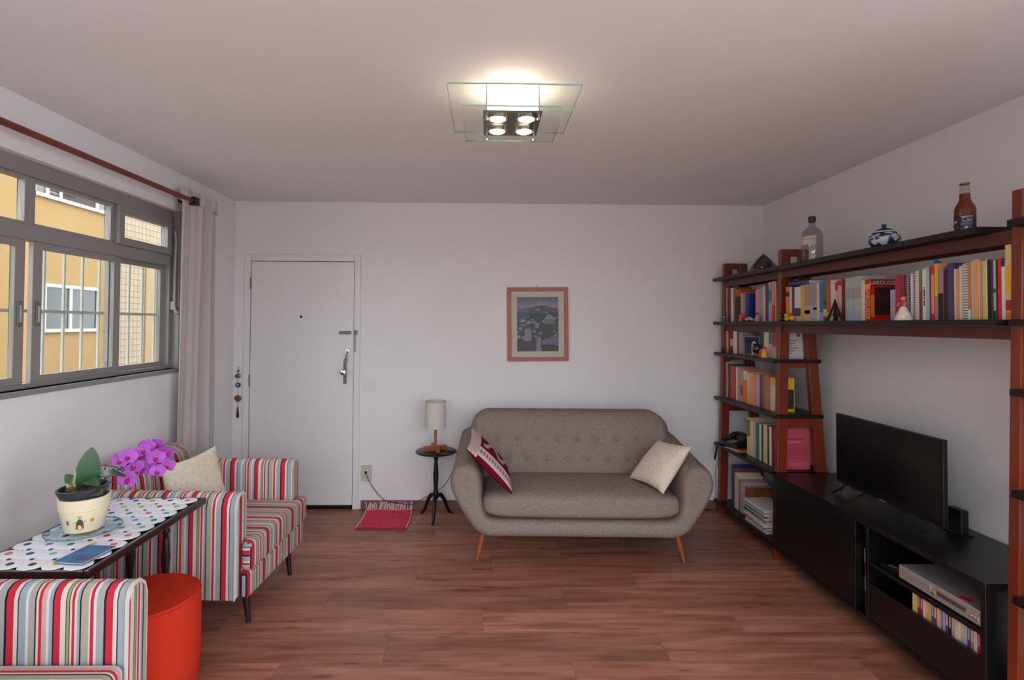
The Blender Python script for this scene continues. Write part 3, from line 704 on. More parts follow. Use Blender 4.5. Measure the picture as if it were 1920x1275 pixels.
leaf((.002, .0, .16), (.018, .01, .335), .043, (.55, -.8, .1), .006, leaf_m)
leaf((.01, .0, .165), (.135, .055, .20), .036, (0, -.2, 1), .035, leaf_m)
leaf((.0, -.01, .165), (.09, -.045, .19), .034, (0, -.3, 1), .03, leaf_m)
leaf((-.01, 0, .165), (-.075, -.01, .225), .024, (.3, -1, .3), .012, leaf_m)
leaf((.01, -.01, .16), (.095, -.03, .150), .033, (0, -.6, 1), .012, leafb_m)
leaf((-.03, -.02, .16), (-.05, -.035, .195), .010, (0, -1, .3), .004, mat('young_leaf', (150, 176, 60), .5))
stem_m = mat('flower_stem', (64, 52, 44), .6); root_m = mat('aerial_root', (170, 160, 130), .7)
b = MB(); b.tube([(-.02, -.02, .155), (-.025, -.028, .20), (-.018, -.03, .235), (-.022, -.03, .25)], [.005, .005, .004, .005], 8); b.build('aerial_root', root_m, t, smooth=True)
fl_spots = []
def arch(p0, p1, p2, r=.0028):
    pts = [Vector(p0)*(1-k)**2+Vector(p1)*2*k*(1-k)+Vector(p2)*k*k for k in [i/16 for i in range(17)]]
    b = MB(); b.tube(pts, r, 8); b.build('flower_stem', stem_m, t, smooth=True); return pts
s1 = arch((.03, .01, .16), (.09, .08, .25), (.155, .32, .262)); s2 = arch((.03, .02, .16), (.11, .10, .19), (.165, .25, .205))
pet_m = mat('orchid_petal', (176, 74, 190), .6, nscale=30, namt=.15, sheen=.2); lip_m = mat('orchid_lip', (150, 20, 90), .5); yel_m = mat('orchid_eye', (220, 150, 60), .5)
def petal(b, ang, ln, wd, cup):
    n = 6; vs_ = []; fs = []
    for i in range(n+1):
        k = i/n; w_ = wd*math.sin(PI*(.08+.86*k))**.7
        for j in (-1, 0, 1):
            l, s_, h = ln*k, w_*j, cup*(k*k)+.12*abs(j)*w_
            vs_.append((l*math.cos(ang)-s_*math.sin(ang), l*math.sin(ang)+s_*math.cos(ang), h))
    for i in range(n):
        for j in range(2): a = i*3+j; fs.append((a, a+1, a+4, a+3))
    b.add(vs_, fs)
def flower(pos, nrm, sc, spin):
    M4 = Vector(nrm).to_track_quat('Z', 'Y').to_matrix().to_4x4() @ Matrix.Rotation(spin, 4, 'Z') @ Matrix.Scale(sc, 4); M4.translation = Vector(pos)
    b = MB()
    for a in (PI/2, PI/2+2.2, PI/2-2.2): petal(b, a, .031, .012, .003)
    for a in (.25, PI-.25): petal(b, a, .034, .019, .004)
    b.v = [tuple(M4 @ Vector(v)) for v in b.v]; f = b.build('flower', pet_m, t, smooth=60)
    b = MB(); b.sphere((0, -.008, .006), .008, 8, (1, 1.1, .9)); b.v = [tuple(M4 @ Vector(v)) for v in b.v]; b.build('lip', lip_m, f, smooth=True)
    b = MB(); b.sphere((0, .001, .006), .0035, 6); b.v = [tuple(M4 @ Vector(v)) for v in b.v]; b.build('column', yel_m, f, smooth=True)
random.seed(11)
for (pts, ks) in ((s1, (.44, .52, .58, .64, .70, .76, .82, .88, .94, 1.0)), (s2, (.5, .6, .7, .8, .88, .96, 1.0))):
    for k in ks:
        p = pts[int(k*16)]; q = p+Vector((random.uniform(-.03, .035), random.uniform(-.05, .02), random.uniform(-.03, .04)))
        flower(q, (random.uniform(-.1, .7), -1, random.uniform(-.2, .45)), random.uniform(.95, 1.2), random.uniform(-.4, .4))
# blue booklet on the runner
t = thing('booklet', 'blue booklet lying on the crochet runner', 'booklet', (-1.50, 2.045, TZ+.0085), -.12)
bm_ = bpy.data.materials.new('booklet_cover'); bm_.use_nodes = True; N = bm_.node_tree.nodes; L = bm_.node_tree.links; tcn = N.new('ShaderNodeTexCoord'); no = N.new('ShaderNodeTexNoise'); no.inputs['Scale'].default_value = 14; L.new(tcn.outputs['Object'], no.inputs[0]); r_ = N.new('ShaderNodeValToRGB'); r_.color_ramp.elements[0].position = .35; r_.color_ramp.elements[0].color = lin((24, 118, 172)); r_.color_ramp.elements[1].position = .65; r_.color_ramp.elements[1].color = lin((60, 62, 104)); L.new(no.outputs[0], r_.inputs[0]); L.new(r_.outputs[0], N['Principled BSDF'].inputs['Base Color']); N['Principled BSDF'].inputs['Roughness'].default_value = .55
MB().box(-.058, .058, -.075, .075, 0, .0012).build('cover', bm_, t); MB().box(-.057, .057, -.074, .074, .0012, .004).build('pages', paper_m, t); MB().box(-.058, .058, -.075, .075, .004, .0052).build('cover', bm_, t)

# pouf
t = thing('pouf', 'round red-orange felt pouf standing in front of the tray table', 'pouf', (-1.415, 2.27, 0))
pf_m = mat('orange_felt', (202, 54, 34), .95, nscale=300, namt=.18, bump=.3, bscale=500, spec=.1)
b = MB(); b.lathe([(0, .004), (.185, .004), (.198, .014), (.207, .20), (.207, .40), (.204, .435), (.196, .447), (0, .452)], n=64, caps=False); b.build('pouf_cover', pf_m, t, smooth=50)
b = MB(); b.tube([(.2045*math.cos(2*PI*i/64), .2045*math.sin(2*PI*i/64), .437) for i in range(65)], .003, 6); b.build('seam', pf_m, t, smooth=True)
b = MB(); b.lathe([(.17, 0), (.17, .004)], n=32); b.build('base', blackp_m, t)

# ------------------------------------------------------------------ side table with lamp
t = thing('side_table', 'small black round pedestal table left of the sofa', 'table', (-.405, 4.37, 0))
b = MB(); b.lathe([(0, .535), (.155, .535), (.166, .541), (.166, .547), (.160, .552), (0, .552)], n=48, caps=False); b.build('table_top', black_m, t, smooth=True)
b = MB(); b.lathe([(.022, .16), (.026, .20), (.016, .24), (.019, .28), (.022, .36), (.017, .44), (.013, .47), (.020, .49), (.03, .535)], n=20); b.build('pedestal', black_m, t, smooth=True)
for a in (-PI/2-.04, PI/2+.55+.35, PI/2-.55-.35):
    dx, dy = math.cos(a), math.sin(a); b = MB(); P_ = [(.012, .19), (.05, .185), (.085, .14), (.11, .075), (.135, .028), (.165, .012)]
    b.tube([(dx*r, dy*r, z) for r, z in P_], [.017, .018, .016, .013, .012, .009], 10); b.build('leg', black_m, t, smooth=True)
t = thing('table_lamp', 'table lamp with white drum shade and wooden cross base', 'lamp', (-.410, 4.365, .552))
lw_m = mat('lamp_wood', (158, 84, 44), .45, nscale=20, namt=.2)
b = MB(); b.box(-.012, .012, -.012, .012, .0, .20); b.build('stem', lw_m, t, bevel=.002)
for a in (.35, .35+PI/2):
    c, s = math.cos(a), math.sin(a); b = MB(); q = [(-.095, -.014), (.095, -.014), (.095, .014), (-.095, .014)]
    b.prism([(x*c-y*s, x*s+y*c) for x, y in q], .0 if a < 1 else .001, .04 if a < 1 else .041); b.build('base_bar', lw_m, t, bevel=.003)
shm = bpy.data.materials.new('shade_linen'); shm.use_nodes = True; N = shm.node_tree.nodes; L = shm.node_tree.links; p = N['Principled BSDF']; p.inputs['Base Color'].default_value = lin((236, 228, 222)); p.inputs['Roughness'].default_value = .95
tl = N.new('ShaderNodeBsdfTranslucent'); tl.inputs[0].default_value = lin((214, 206, 198)); ms = N.new('ShaderNodeMixShader'); ms.inputs[0].default_value = .3; L.new(p.outputs[0], ms.inputs[1]); L.new(tl.outputs[0], ms.inputs[2]); L.new(ms.outputs[0], N['Material Output'].inputs[0])
b = MB(); b.lathe([(.084, .185), (.081, .40), (.0795, .40), (.0825, .185), (.084, .185)], n=40, caps=False); sh = b.build('lamp_shade', shm, t, smooth=True)
b = MB(); b.tube([(.0815*math.cos(2*PI*i/40), .0815*math.sin(2*PI*i/40), .400) for i in range(41)], .0018, 6); b.build('shade_ring', mat('ring_grey', (110, 104, 100), .5), sh, smooth=True)
b = MB(); b.cyl((0, 0, .20), (0, 0, .24), .014, n=12); b.sphere((0, 0, .275), .03, 14, (1, 1, 1.2)); b.build('bulb_unlit', mat('opal', (220, 216, 208), .3), t, smooth=True)
b = MB(); P_ = [(.02, -.0, .006), (.08, -.05, .006), (.13, -.04, .006), (.168, -.02, .004), (.176, -.015, -.02), (.15, 0, -.15), (.07, .06, -.30), (.0, .12, -.36), (-.12, .185, -.45), (-.22, .195, -.50), (-.31, .185, -.488), (-.42, .19, -.475), (-.50, .205, -.42), (-.57, .215, -.33), (-.60, .20, -.255), (-.608, .205, -.238)]
def smooth_pts(P_, n=5):
    P_ = [Vector(p) for p in P_]; out = []
    for i in range(len(P_)-1):
        p0 = P_[max(i-1, 0)]; p1 = P_[i]; p2 = P_[i+1]; p3 = P_[min(i+2, len(P_)-1)]
        for k in range(n):
            u = k/n; out.append(.5*((2*p1)+(p2-p0)*u+(2*p0-5*p1+4*p2-p3)*u*u+(3*p1-p0-3*p2+p3)*u**3))
    return out+[P_[-1]]
b.tube(smooth_pts(P_), .0028, 6); b.build('power_cord', blackp_m, t, smooth=True)
b = MB(); b.box(.10, .15, -.062, -.038, .002, .016); b.build('cord_switch', blackp_m, t, bevel=.004)
b = MB(); b.cyl((-.610, .232, -.238), (-.608, .20, -.238), .014, .010, 12); b.build('plug', blackp_m, t, smooth=True)

# rug by the door
t = thing('floor_mat', 'small woven pink-red mat with pale fringe beside the door', 'rug', (-.81, 4.34, 0))
rug_m = mat('pink_weave', (214, 70, 98), .95, nscale=90, namt=.3, bump=1, bscale=160, stretch=(1, .4, 1), spec=.1)
nxr, nyr = 24, 20; vs_ = []; fs = []
def rugp(u, v): return (-.185+.385*u+.01*math.sin(v*3)-.012*v, -.195+.40*v, .010+.002*math.sin(u*9+v*5))
for s in (0, 1):
    for j in range(nyr+1):
        for i in range(nxr+1):
            x, y, z = rugp(i/nxr, j/nyr); vs_.append((x, y, z if s == 0 else .001))
K = (nxr+1)*(nyr+1)
for s in (0, 1):
    for j in range(nyr):
        for i in range(nxr): a = s*K+j*(nxr+1)+i; f = (a, a+1, a+nxr+2, a+nxr+1); fs.append(f if s == 0 else f[::-1])
for i in range(nxr): fs.append((i, K+i, K+i+1, i+1)); a = nyr*(nxr+1)+i; fs.append((a, a+1, K+a+1, K+a))
for j in range(nyr): a = j*(nxr+1); c = a+nxr+1; fs.append((a, c, K+c, K+a)); a += nxr; c += nxr; fs.append((a, K+a, K+c, c))
MB().add(vs_, fs).build('mat_weave', rug_m, t)
pale = mat('pale_fringe', (222, 176, 182), .95)
b = MB(); random.seed(2)
for i in range(46):
    u = i/45; x, y, z = rugp(u, 1); dx = random.uniform(-.02, .02)
    b.tube([(x, y, .008), (x+dx*.5, y+.025, .012), (x+dx, y+.04, .03+random.random()*.02), (x+dx*1.6, y+.038, .045+random.random()*.025)], .0042, 5)
tag(b.build('fringe', pale, t, smooth=True), kind='stuff')
b = MB()
for u in (0, 1): b.tube([Vector(rugp(u, v/10))+Vector((0, 0, .002)) for v in range(11)], .005, 6)
b.build('selvedge', pale, t, smooth=True)
b = MB(); b.tube([Vector(rugp(v/24, 0))+Vector((0, -.002, -.002)) for v in range(25)], .006, 6); b.build('hem', mat('hem_red', (150, 30, 56), .95), t, smooth=True)

# hanging charm beside the door
t = thing('wall_charm', 'hanging charm with blue eye bead and black tassel beside the door', 'charm', (-2.112, YB, .98))
b = MB(); b.cyl((0, 0, .22), (0, -.016, .22), .004, n=8); b.cyl((0, -.012, -.14), (0, -.012, .22), .0014, n=6); b.build('cord', mat('charm_cord', (120, 110, 104), .6), t)
sil = mat('charm_silver', (120, 114, 106), .35, metal=.8)
b = MB(); b.sphere((0, -.013, .195), .010, 10); b.sphere((0, -.013, .178), .007, 8); b.build('silver_beads', sil, t, smooth=True)
b = MB(); b.sphere((-.002, -.013, .150), .022, 12, (1.1, .45, .8)); b.sphere((-.022, -.013, .146), .010, 8, (1, .6, 1)); 
for x in (-.014, .010): b.cyl((x, -.013, .128), (x, -.013, .142), .006, n=8)
b.build('elephant', sil, t, smooth=True)
b = MB(); b.cyl((0, -.018, .072), (0, -.008, .072), .021, n=24); ey = b.build('eye_bead', mat('eye_blue', (24, 36, 96), .2), t, smooth=True)
b = MB(); b.cyl((-.002, -.0195, .072), (-.002, -.018, .072), .011, n=18); b.build('eye_white', mat('eye_pale', (150, 180, 205), .3), ey)
b = MB(); b.cyl((-.002, -.0205, .072), (-.002, -.0195, .072), .005, n=12); b.build('pupil', mat('eye_dark', (16, 18, 40), .3), ey)
b = MB(); b.lathe([(0, -.006), (.024, -.005), (.030, 0), (.024, .005), (0, .006)], n=10, caps=False); md = b.build('medallion', mat('charm_copper', (132, 84, 70), .5, metal=.4), t); md.location = (0, -.014, -.042); md.rotation_euler = (PI/2, 0, 0)
b = MB(); b.lathe([(0, -.008), (.010, -.007), (.010, .007), (0, .008)], n=12, caps=False); c_ = b.build('medallion_centre', mat('charm_dark', (70, 30, 26), .5), md)
b = MB(); b.lathe([(.003, 0), (.006, -.01), (.007, -.03), (.011, -.085), (.010, -.09)], (0, -.013, -.115), 12); b.build('tassel', blackp_m, t, smooth=True)

# framed picture
t = thing('framed_picture', 'framed landscape print in a pink wooden frame above the sofa', 'picture', (.4415, YB, 1.583)); t.rotation_euler = (0, -.011, 0)
w2, h2 = .2625, .317; fm = mat('pink_wood', (172, 98, 84), .5, nscale=20, namt=.12); fwid = .034
b = MB()
for poly in ([(-w2, -h2), (w2, -h2), (w2-fwid, -h2+fwid), (-w2+fwid, -h2+fwid)], [(w2, -h2), (w2, h2), (w2-fwid, h2-fwid), (w2-fwid, -h2+fwid)], [(w2, h2), (-w2, h2), (-w2+fwid, h2-fwid), (w2-fwid, h2-fwid)], [(-w2, h2), (-w2, -h2), (-w2+fwid, -h2+fwid), (-w2+fwid, h2-fwid)]):
    bb = MB().prism(poly, -.024, -.002, 'y'); bb.build('frame_rail', fm, t, bevel=.003)
MB().box(-w2+fwid-.004, w2-fwid+.004, -.012, -.003, -h2+fwid-.004, h2-fwid+.004).build('mount', mat('mount_cream', (206, 200, 180), .8), t)
pw_, ph_ = .178, .233; NX, NY = 54, 72; vs_ = []; fs = []
for j in range(NY+1):
    for i in range(NX+1): vs_.append((-pw_+2*pw_*i/NX, -.0128, -ph_+2*ph_*j/NY))
for j in range(NY):
    for i in range(NX): a = j*(NX+1)+i; fs.append((a, a+1, a+NX+2, a+NX+1))
me = bpy.data.meshes.new('print'); me.from_pydata(vs_, [], fs); ca = me.color_attributes.new('ink', 'FLOAT_COLOR', 'CORNER'); random.seed(21)
spots = [(random.random(), random.uniform(.12, .80), random.uniform(.012, .035), random.choice([(132, 144, 158), (160, 168, 170), (88, 100, 118), (176, 182, 180), (98, 116, 112)])) for _ in range(90)]
def ink(u, v):
    hill = .80+.05*math.exp(-((u-.6)/.22)**2)-.05*(u-.6)**2
    if v > hill:
        k = (v-hill)/(1-hill+1e-6); a, b2 = ((196, 164, 162), (96, 122, 152)); c = [a[i]*(1-k)+b2[i]*k for i in range(3)]
    else:
        k = v/hill; a, b2 = ((74, 70, 82), (92, 106, 130)); c = [a[i]*(1-k)+b2[i]*k for i in range(3)]
        if .35 < v < .7 and u > .3: c = [70, 84, 88]
        for su, sv, r, sc in spots:
            if abs(u-su) < r*1.3 and abs(v-sv) < r*.7 and v < hill-.05: c = sc
        if abs(u-.78) < .13 and .50 < v < .68 and (u-.78)**2/.017+(v-.52)**2/.024 < 1: c = [132, 140, 146] if v < .6 else [170, 172, 170]
        if abs(u-.52) < .06 and v < .26: c = [160, 158, 168]
        if .17 < u < .36 and .20 < v < .42 and abs(u-.265) < .1-.12*(v-.2): c = [164, 156, 166]
        if u < .22 and .72 < v < .88: c = [104, 132, 158]
        if u > .6 and .13 < v < .22+.1*(u-.6): c = [130, 130, 168]
        if v < .2 and u < .45: c = [92, 86, 98]
    n = random.uniform(.90, 1.1); return lin([min(255, x*n*.86) for x in c])
for p in me.polygons:
    i = p.index % NX; j = p.index//NX; c = ink((i+.5)/NX, (j+.5)/NY)
    for li in p.loop_indices: ca.data[li].color = c
pm_ = bpy.data.materials.new('print_ink'); pm_.use_nodes = True; N = pm_.node_tree.nodes; at = N.new('ShaderNodeAttribute'); at.attribute_name = 'ink'; pm_.node_tree.links.new(at.outputs['Color'], N['Principled BSDF'].inputs['Base Color']); N['Principled BSDF'].inputs['Roughness'].default_value = .5
me.materials.append(pm_); o = bpy.data.objects.new('print', me); COL.objects.link(o); o.parent = t
MB().box(-w2+fwid, w2-fwid, -.0165, -.0145, -h2+fwid, h2-fwid).build('glazing', glass_mat('picture_glass', (250, 250, 250), .004), t)
b = MB(); b.cyl((0, 0, h2+.006), (0, -.02, h2+.010), .002, n=8); b.cyl((0, -.02, h2+.010), (0, -.022, h2+.018), .003, n=8); b.build('nail', mat('nail_dark', (50, 44, 42), .4, metal=.7), t)

#PART2
# ------------------------------------------------------------------ bookcase along the right wall
SHF = {1: 1.985, 2: 1.612, 3: 1.352, 4: .977, 5: .585, 6: .105}   # shelf top heights
t = thing('bookcase', 'long bookcase of reddish wooden ladder frames and black shelves on the right wall', 'bookcase', (2.15, 3.3, 0))
def fx(z): return 2.000+.026*z       # front leg centre, leaning back as it rises
def bx(z): return 2.335-.074*z      # back leg centre
for y in (4.51, 3.640, 1.992):
    for f in (fx, bx):
        b = MB(); z1 = 2.108; q = lambda z, f=f: [(f(z)-.034, y-.021, z), (f(z)+.034, y-.021, z), (f(z)+.034, y+.021, z), (f(z)-.034, y+.021, z)]
        b.hexa(q(0), q(z1)); wp(t, b, 'frame_post', wood_m, bevel=.003)
    for z in ((2.06, .048), (.86, .045)) if y != 3.64 else ((2.06, .048), (.885, .06)):
        wp(t, MB().box(fx(z[0])+.034, bx(z[0])-.034, y-.017, y+.017, z[0], z[0]+z[1]), 'frame_rung', wood_m, bevel=.002)
    for n_, z in SHF.items():
        if n_ > 2: wp(t, MB().box(fx(z)+.034, bx(z)-.034, y-.015, y+.015, z-.06, z-.026), 'shelf_bearer', wood_m)
shelf_m = mat('black_shelf', (19, 17, 17), .4, spec=.4)
def shelf(y0, y1, n_, xb):
    z = SHF[n_]
    # boards are notched round the frame posts
    b = MB(); cuts = [y for y in (4.51, 3.640, 1.992) if y0 < y < y1]; x0 = 1.955
    ya = y0
    for c in sorted(cuts)+[None]:
        yb = c-.0225 if c else y1
        b.box(x0, xb, ya, yb, z-.026, z)
        if c:
            for k in ((x0, fx(z-.026)-.0355), (fx(z)+.0355, min(xb, bx(z)-.0355)), (bx(z-.026)+.0355, xb)):
                if k[1]-k[0] > .004: b.box(k[0], k[1], c-.0225, c+.0225, z-.026, z)
            ya = c+.0225
    wp(t, b, 'shelf', shelf_m)
shelf(2.10, 4.575, 1, 2.235); shelf(2.02, 4.57, 2, 2.26)
for n_, xb in ((3, 2.285), (4, 2.30), (5, 2.335), (6, 2.38)): shelf(3.625 if n_ == 5 else 3.61, 4.56, n_, xb)
for n_, xb in ((1, 2.235), (2, 2.26), (3, 2.285), (4, 2.30), (5, 2.335), (6, 2.38)): shelf(1.2, 1.968, n_, xb)
rail_m = mat('dark_rail', (84, 34, 20), .42, nscale=9, namt=.25, stretch=(1, .15, 1))
for n_ in (1, 2):
    z = SHF[n_]
    for y0, y1 in ((2.015, 3.617), (3.663, 4.487)):
        wp(t, MB().box(2.022, 2.046, y0, y1, z-.078, z-.027), 'shelf_rail', rail_m, bevel=.002)
        wp(t, MB().box(2.17, 2.19, y0, y1, z-.075, z-.027), 'shelf_rail', rail_m, bevel=.002)

# ------------------------------------------------------------------ books
BC = {'orange': (226, 124, 24), 'cream': (222, 206, 176), 'slate': (56, 64, 76), 'white': (222, 222, 218), 'amber': (232, 168, 84), 'taupe': (170, 146, 128), 'grey': (158, 156, 150), 'blue-violet': (92, 96, 160), 'green': (30, 128, 84), 'red-orange': (206, 72, 38), 'pale': (212, 200, 188), 'crimson': (188, 22, 48), 'pinkish': (206, 172, 170), 'dark red': (120, 22, 34), 'pale teal': (168, 182, 176), 'red': (206, 26, 24), 'lavender': (164, 160, 196), 'brown': (124, 62, 46), 'purple': (98, 52, 104), 'mauve': (168, 126, 140), 'olive': (118, 122, 50), 'yellow': (240, 184, 30), 'dark purple': (52, 22, 44), 'slate-purple': (74, 66, 104), 'salmon': (228, 148, 112), 'pink': (222, 132, 140), 'black': (24, 22, 24), 'dark grey': (66, 60, 62), 'light grey': (182, 184, 182), 'peach': (222, 176, 136), 'beige': (204, 172, 132), 'blue': (20, 52, 130), 'light blue': (160, 182, 196), 'bright red': (220, 34, 30), 'teal': (30, 128, 112), 'lime': (206, 206, 90), 'rust': (196, 110, 60), 'navy': (28, 40, 78), 'gold': (226, 196, 130)}
bmat = lambda c: mat('cover_'+c, BC[c], .45, nscale=30, namt=.05)
def book(y0, y1, z, h, col, label, group, xs=2.03, dep=.135, band=None, text=None, extra=None):
    th = y1-y0-.0012; cy = (y0+y1)/2
    b = MB(); c = min(.0022, th*.2)
    b.box(0, c, -th/2, th/2, 0, h); b.box(c, dep, -th/2, -th/2+c, 0, h); b.box(c, dep, th/2-c, th/2, 0, h)
    o = b.build('book', bmat(col)); o.location = (xs, cy, z); tag(o, label, 'book', group)
    MB().box(c, dep-.004, -th/2+c, th/2-c, .003, h-.004).build('pages', paper_m, o)
    for f0, f1, bc in (band or []):
        MB().box(-.0006, 0.0, -th/2+.0004, th/2-.0004, h*f0, h*f1).build('spine_band', bmat(bc), o)
    if text: text_part(text[0], 'spine_title', bmat(text[1]), o, frame4((0, 0, -1), (0, -1, 0), (-.0010, 0, h*text[3])), text[2])
    if extra: extra(o, th, h, dep)
    return o
def spiral(m_):
    def f(o, th, h, dep):
        n = int(h/.011)
        for i in range(n):
            zz = .006+i*(h-.012)/(n-1)
            b = MB(); b.tube([(.002+.006*math.cos(a), (th/2+.001)*math.sin(a), zz) for a in [2*PI*k/8 for k in range(9)]], .0013, 5); b.build('spiral_ring', m_, o)
    return f
def title_marks(o, th, h, dep):
    for z0, z1 in ((.62, .645), (.46, .60), (.41, .445), (.28, .39)): MB().box(-.0008, 0, -th*.18, th*.12, h*z0, h*z1).build('spine_lettering', bmat('black'), o)
wire = mat('wire_dark', (40, 38, 42), .4, metal=.5); wirew = mat('wire_white', (200, 196, 196), .4)
def row(items, sh, where, group, xs=2.03):
    n = len(items)
    for i, it in enumerate(items):
        y0, y1, h, c = it[:4]; k = it[4] if len(it) > 4 else {}
        book(y0, y1, SHF[sh], h, c, '%s book, %s from the left %s' % (c, ORD[i], where), group, xs, **k)
GA = 'books on the long shelf above the television'
def larousse_cover(o, th, h, dep):
    ry = -th/2-.0006
    MB().box(.022, dep-.002, ry, ry+.0005, .03, h*.80).build('cover_photo', mat('cover_dark_photo', (58, 24, 16), .4, nscale=18, namt=.6), o)
    MB().box(.002, .022, ry, ry+.0005, .02, h*.62).build('cover_stripe', bmat('orange'), o)
    MB().box(.002, dep-.001, ry-.0002, ry+.0004, h*.82, h*.985).build('title_panel', bmat('dark red'), o)
    text_part('LAROUSSE', 'cover_title', bmat('pale'), o, frame4((1, 0, 0), (0, 0, 1), (dep/2, ry-.0012, h*.905)), .030)
A = [(3.541, 3.588, .232, 'orange', dict(band=[(.72, .86, 'black')])), (3.513, 3.541, .23, 'cream'), (3.483, 3.513, .228, 'slate'), (3.415, 3.483, .224, 'white', dict(band=[(.15, .38, 'slate')])), (3.372, 3.415, .232, 'amber'), (3.316, 3.372, .233, 'taupe', dict(band=[(0, .42, 'pinkish'), (.2, .3, 'brown')])), (3.282, 3.316, .234, 'grey', dict(band=[(0, .42, 'light grey')])), (3.245, 3.282, .234, 'grey', dict(band=[(0, .42, 'light grey'), (.3, .36, 'brown')])), (3.222, 3.245, .236, 'cream'), (3.183, 3.222, .240, 'blue-violet', dict(band=[(0, .22, 'lavender')])), (3.149, 3.183, .24, 'green', dict(band=[(.12, .3, 'lime'), (.4, .5, 'slate')])), (3.112, 3.149, .241, 'red-orange', dict(band=[(0, .22, 'salmon')])), (3.073, 3.112, .24, 'pale'), (3.049, 3.073, .222, 'crimson', dict(band=[(.45, .8, 'pinkish')])), (3.017, 3.049, .237, 'pinkish', dict(band=[(.86, .98, 'crimson')])), (2.985, 3.017, .24, 'dark red'), (2.916, 2.985, .241, 'pale teal', dict(band=[(.05, .22, 'light blue'), (.5, .75, 'grey')])), (2.856, 2.916, .245, 'pale teal', dict(band=[(.05, .22, 'light blue'), (.5, .75, 'grey')])), (2.827, 2.856, .219, 'cream'),
     (2.788, 2.827, .221, 'red', dict(text=('LAROUSSE', 'gold', .036, .42), band=[(.80, .88, 'yellow'), (.72, .78, 'orange')], extra=larousse_cover)), (2.615, 2.649, .154, 'lavender', dict(band=[(.3, .4, 'amber')])), (2.580, 2.613, .224, 'crimson'), (2.558, 2.579, .221, 'brown')]
B = [(2.543, 2.554, .218, 'purple'), (2.532, 2.543, .221, 'mauve'), (2.520, 2.532, .22, 'black', dict(extra=spiral(wirew))), (2.504, 2.52, .224, 'white'), (2.492, 2.504, .228, 'pinkish', dict(extra=spiral(wire))), (2.470, 2.492, .235, 'white', dict(extra=spiral(wirew))), (2.451, 2.470, .237, 'olive', dict(band=[(0, .58, 'brown')])), (2.430, 2.451, .238, 'white', dict(extra=title_marks)), (2.411, 2.429, .245, 'light grey'), (2.402, 2.411, .245, 'purple'), (2.384, 2.402, .245, 'red', dict(band=[(.12, .85, 'salmon')])), (2.365, 2.383, .255, 'yellow', dict(band=[(0, .42, 'mauve')])), (2.336, 2.365, .24, 'mauve', dict(band=[(0, .5, 'black')])), (2.316, 2.335, .224, 'dark purple'), (2.282, 2.316, .249, 'slate-purple'), (2.273, 2.282, .221, 'cream'), (2.258, 2.272, .222, 'salmon'), (2.242, 2.257, .231, 'cream'), (2.217, 2.242, .239, 'white', dict(extra=spiral(wire))), (2.202, 2.217, .24, 'orange', dict(band=[(0, .18, 'white')])), (2.187, 2.201, .246, 'light grey'), (2.169, 2.187, .25, 'amber'), (2.162, 2.168, .244, 'cream'), (2.149, 2.162, .241, 'pink'), (2.135, 2.149, .24, 'lime'), (2.129, 2.135, .245, 'white'), (2.113, 2.128, .243, 'black'), (2.103, 2.113, .24, 'dark grey'), (2.092, 2.103, .239, 'light grey', dict(band=[(.45, .52, 'slate'), (0, .15, 'black')])), (2.084, 2.092, .238, 'dark purple'), (2.069, 2.084, .243, 'bright red'), (2.054, 2.069, .232, 'white', dict(band=[(.9, 1, 'blue')])), (2.027, 2.053, .292, 'gold', dict(band=[(.36, .72, 'yellow'), (.12, .26, 'crimson'), (.02, .1, 'orange')]))]
row(A+B, 2, 'on the long shelf above the television', GA)
F2 = [(4.462, 4.486, .29, 'peach'), (4.429, 4.460, .29, 'dark red'), (4.4, 4.429, .285, 'purple'), (4.357, 4.4, .28, 'white'), (4.321, 4.354, .28, 'olive'), (4.227, 4.321, .26, 'red-orange', dict(band=[(0, .78, 'black')])), (4.194, 4.222, .23, 'beige'), (4.152, 4.192, .222, 'mauve', dict(band=[(0, .3, 'red-orange')])), (4.097, 4.15, .219, 'blue'), (3.972, 3.994, .237, 'pink'), (3.935, 3.972, .24, 'pinkish', dict(band=[(.3, .9, 'pink')])), (3.884, 3.933, .252, 'grey'), (3.853, 3.882, .259, 'cream'), (3.809, 3.851, .27, 'purple'), (3.764, 3.807, .28, 'light blue', dict(band=[(.5, .8, 'teal')])), (3.72, 3.762, .285, 'pink', dict(band=[(0, .4, 'red')])), (3.703, 3.718, .28, 'yellow'), (3.672, 3.703, .285, 'black')]
row(F2, 2, 'on the corner end of the second shelf', 'books on the corner end of the second shelf')
S3_ = [(4.453, 4.486, .208, 'gold'), (4.419, 4.448, .202, 'brown'), (4.361, 4.416, .199, 'dark red', dict(band=[(.3, .6, 'pinkish')])), (4.296, 4.359, .19, 'white'), (4.262, 4.293, .184, 'brown'), (4.195, 4.259, .178, 'taupe'), (3.874, 3.937, .183, 'white', dict(band=[(.3, 1, 'navy')])), (3.808, 3.872, .19, 'cream'), (3.76, 3.806, .199, 'light grey', dict(band=[(.5, .95, 'green')])), (3.69, 3.758, .206, 'pinkish', dict(band=[(.4, .95, 'crimson')]))]
row(S3_, 3, 'on the short third shelf of the corner bay', 'books on the short third shelf')
def mag(o, th, h, dep):
    ry = -th/2-.0006
    MB().box(.03, dep-.004, ry, ry+.0005, .02, h*.66).build('cover_photo', mat('mag_photo', (52, 48, 46), .35, nscale=35, namt=.7), o)
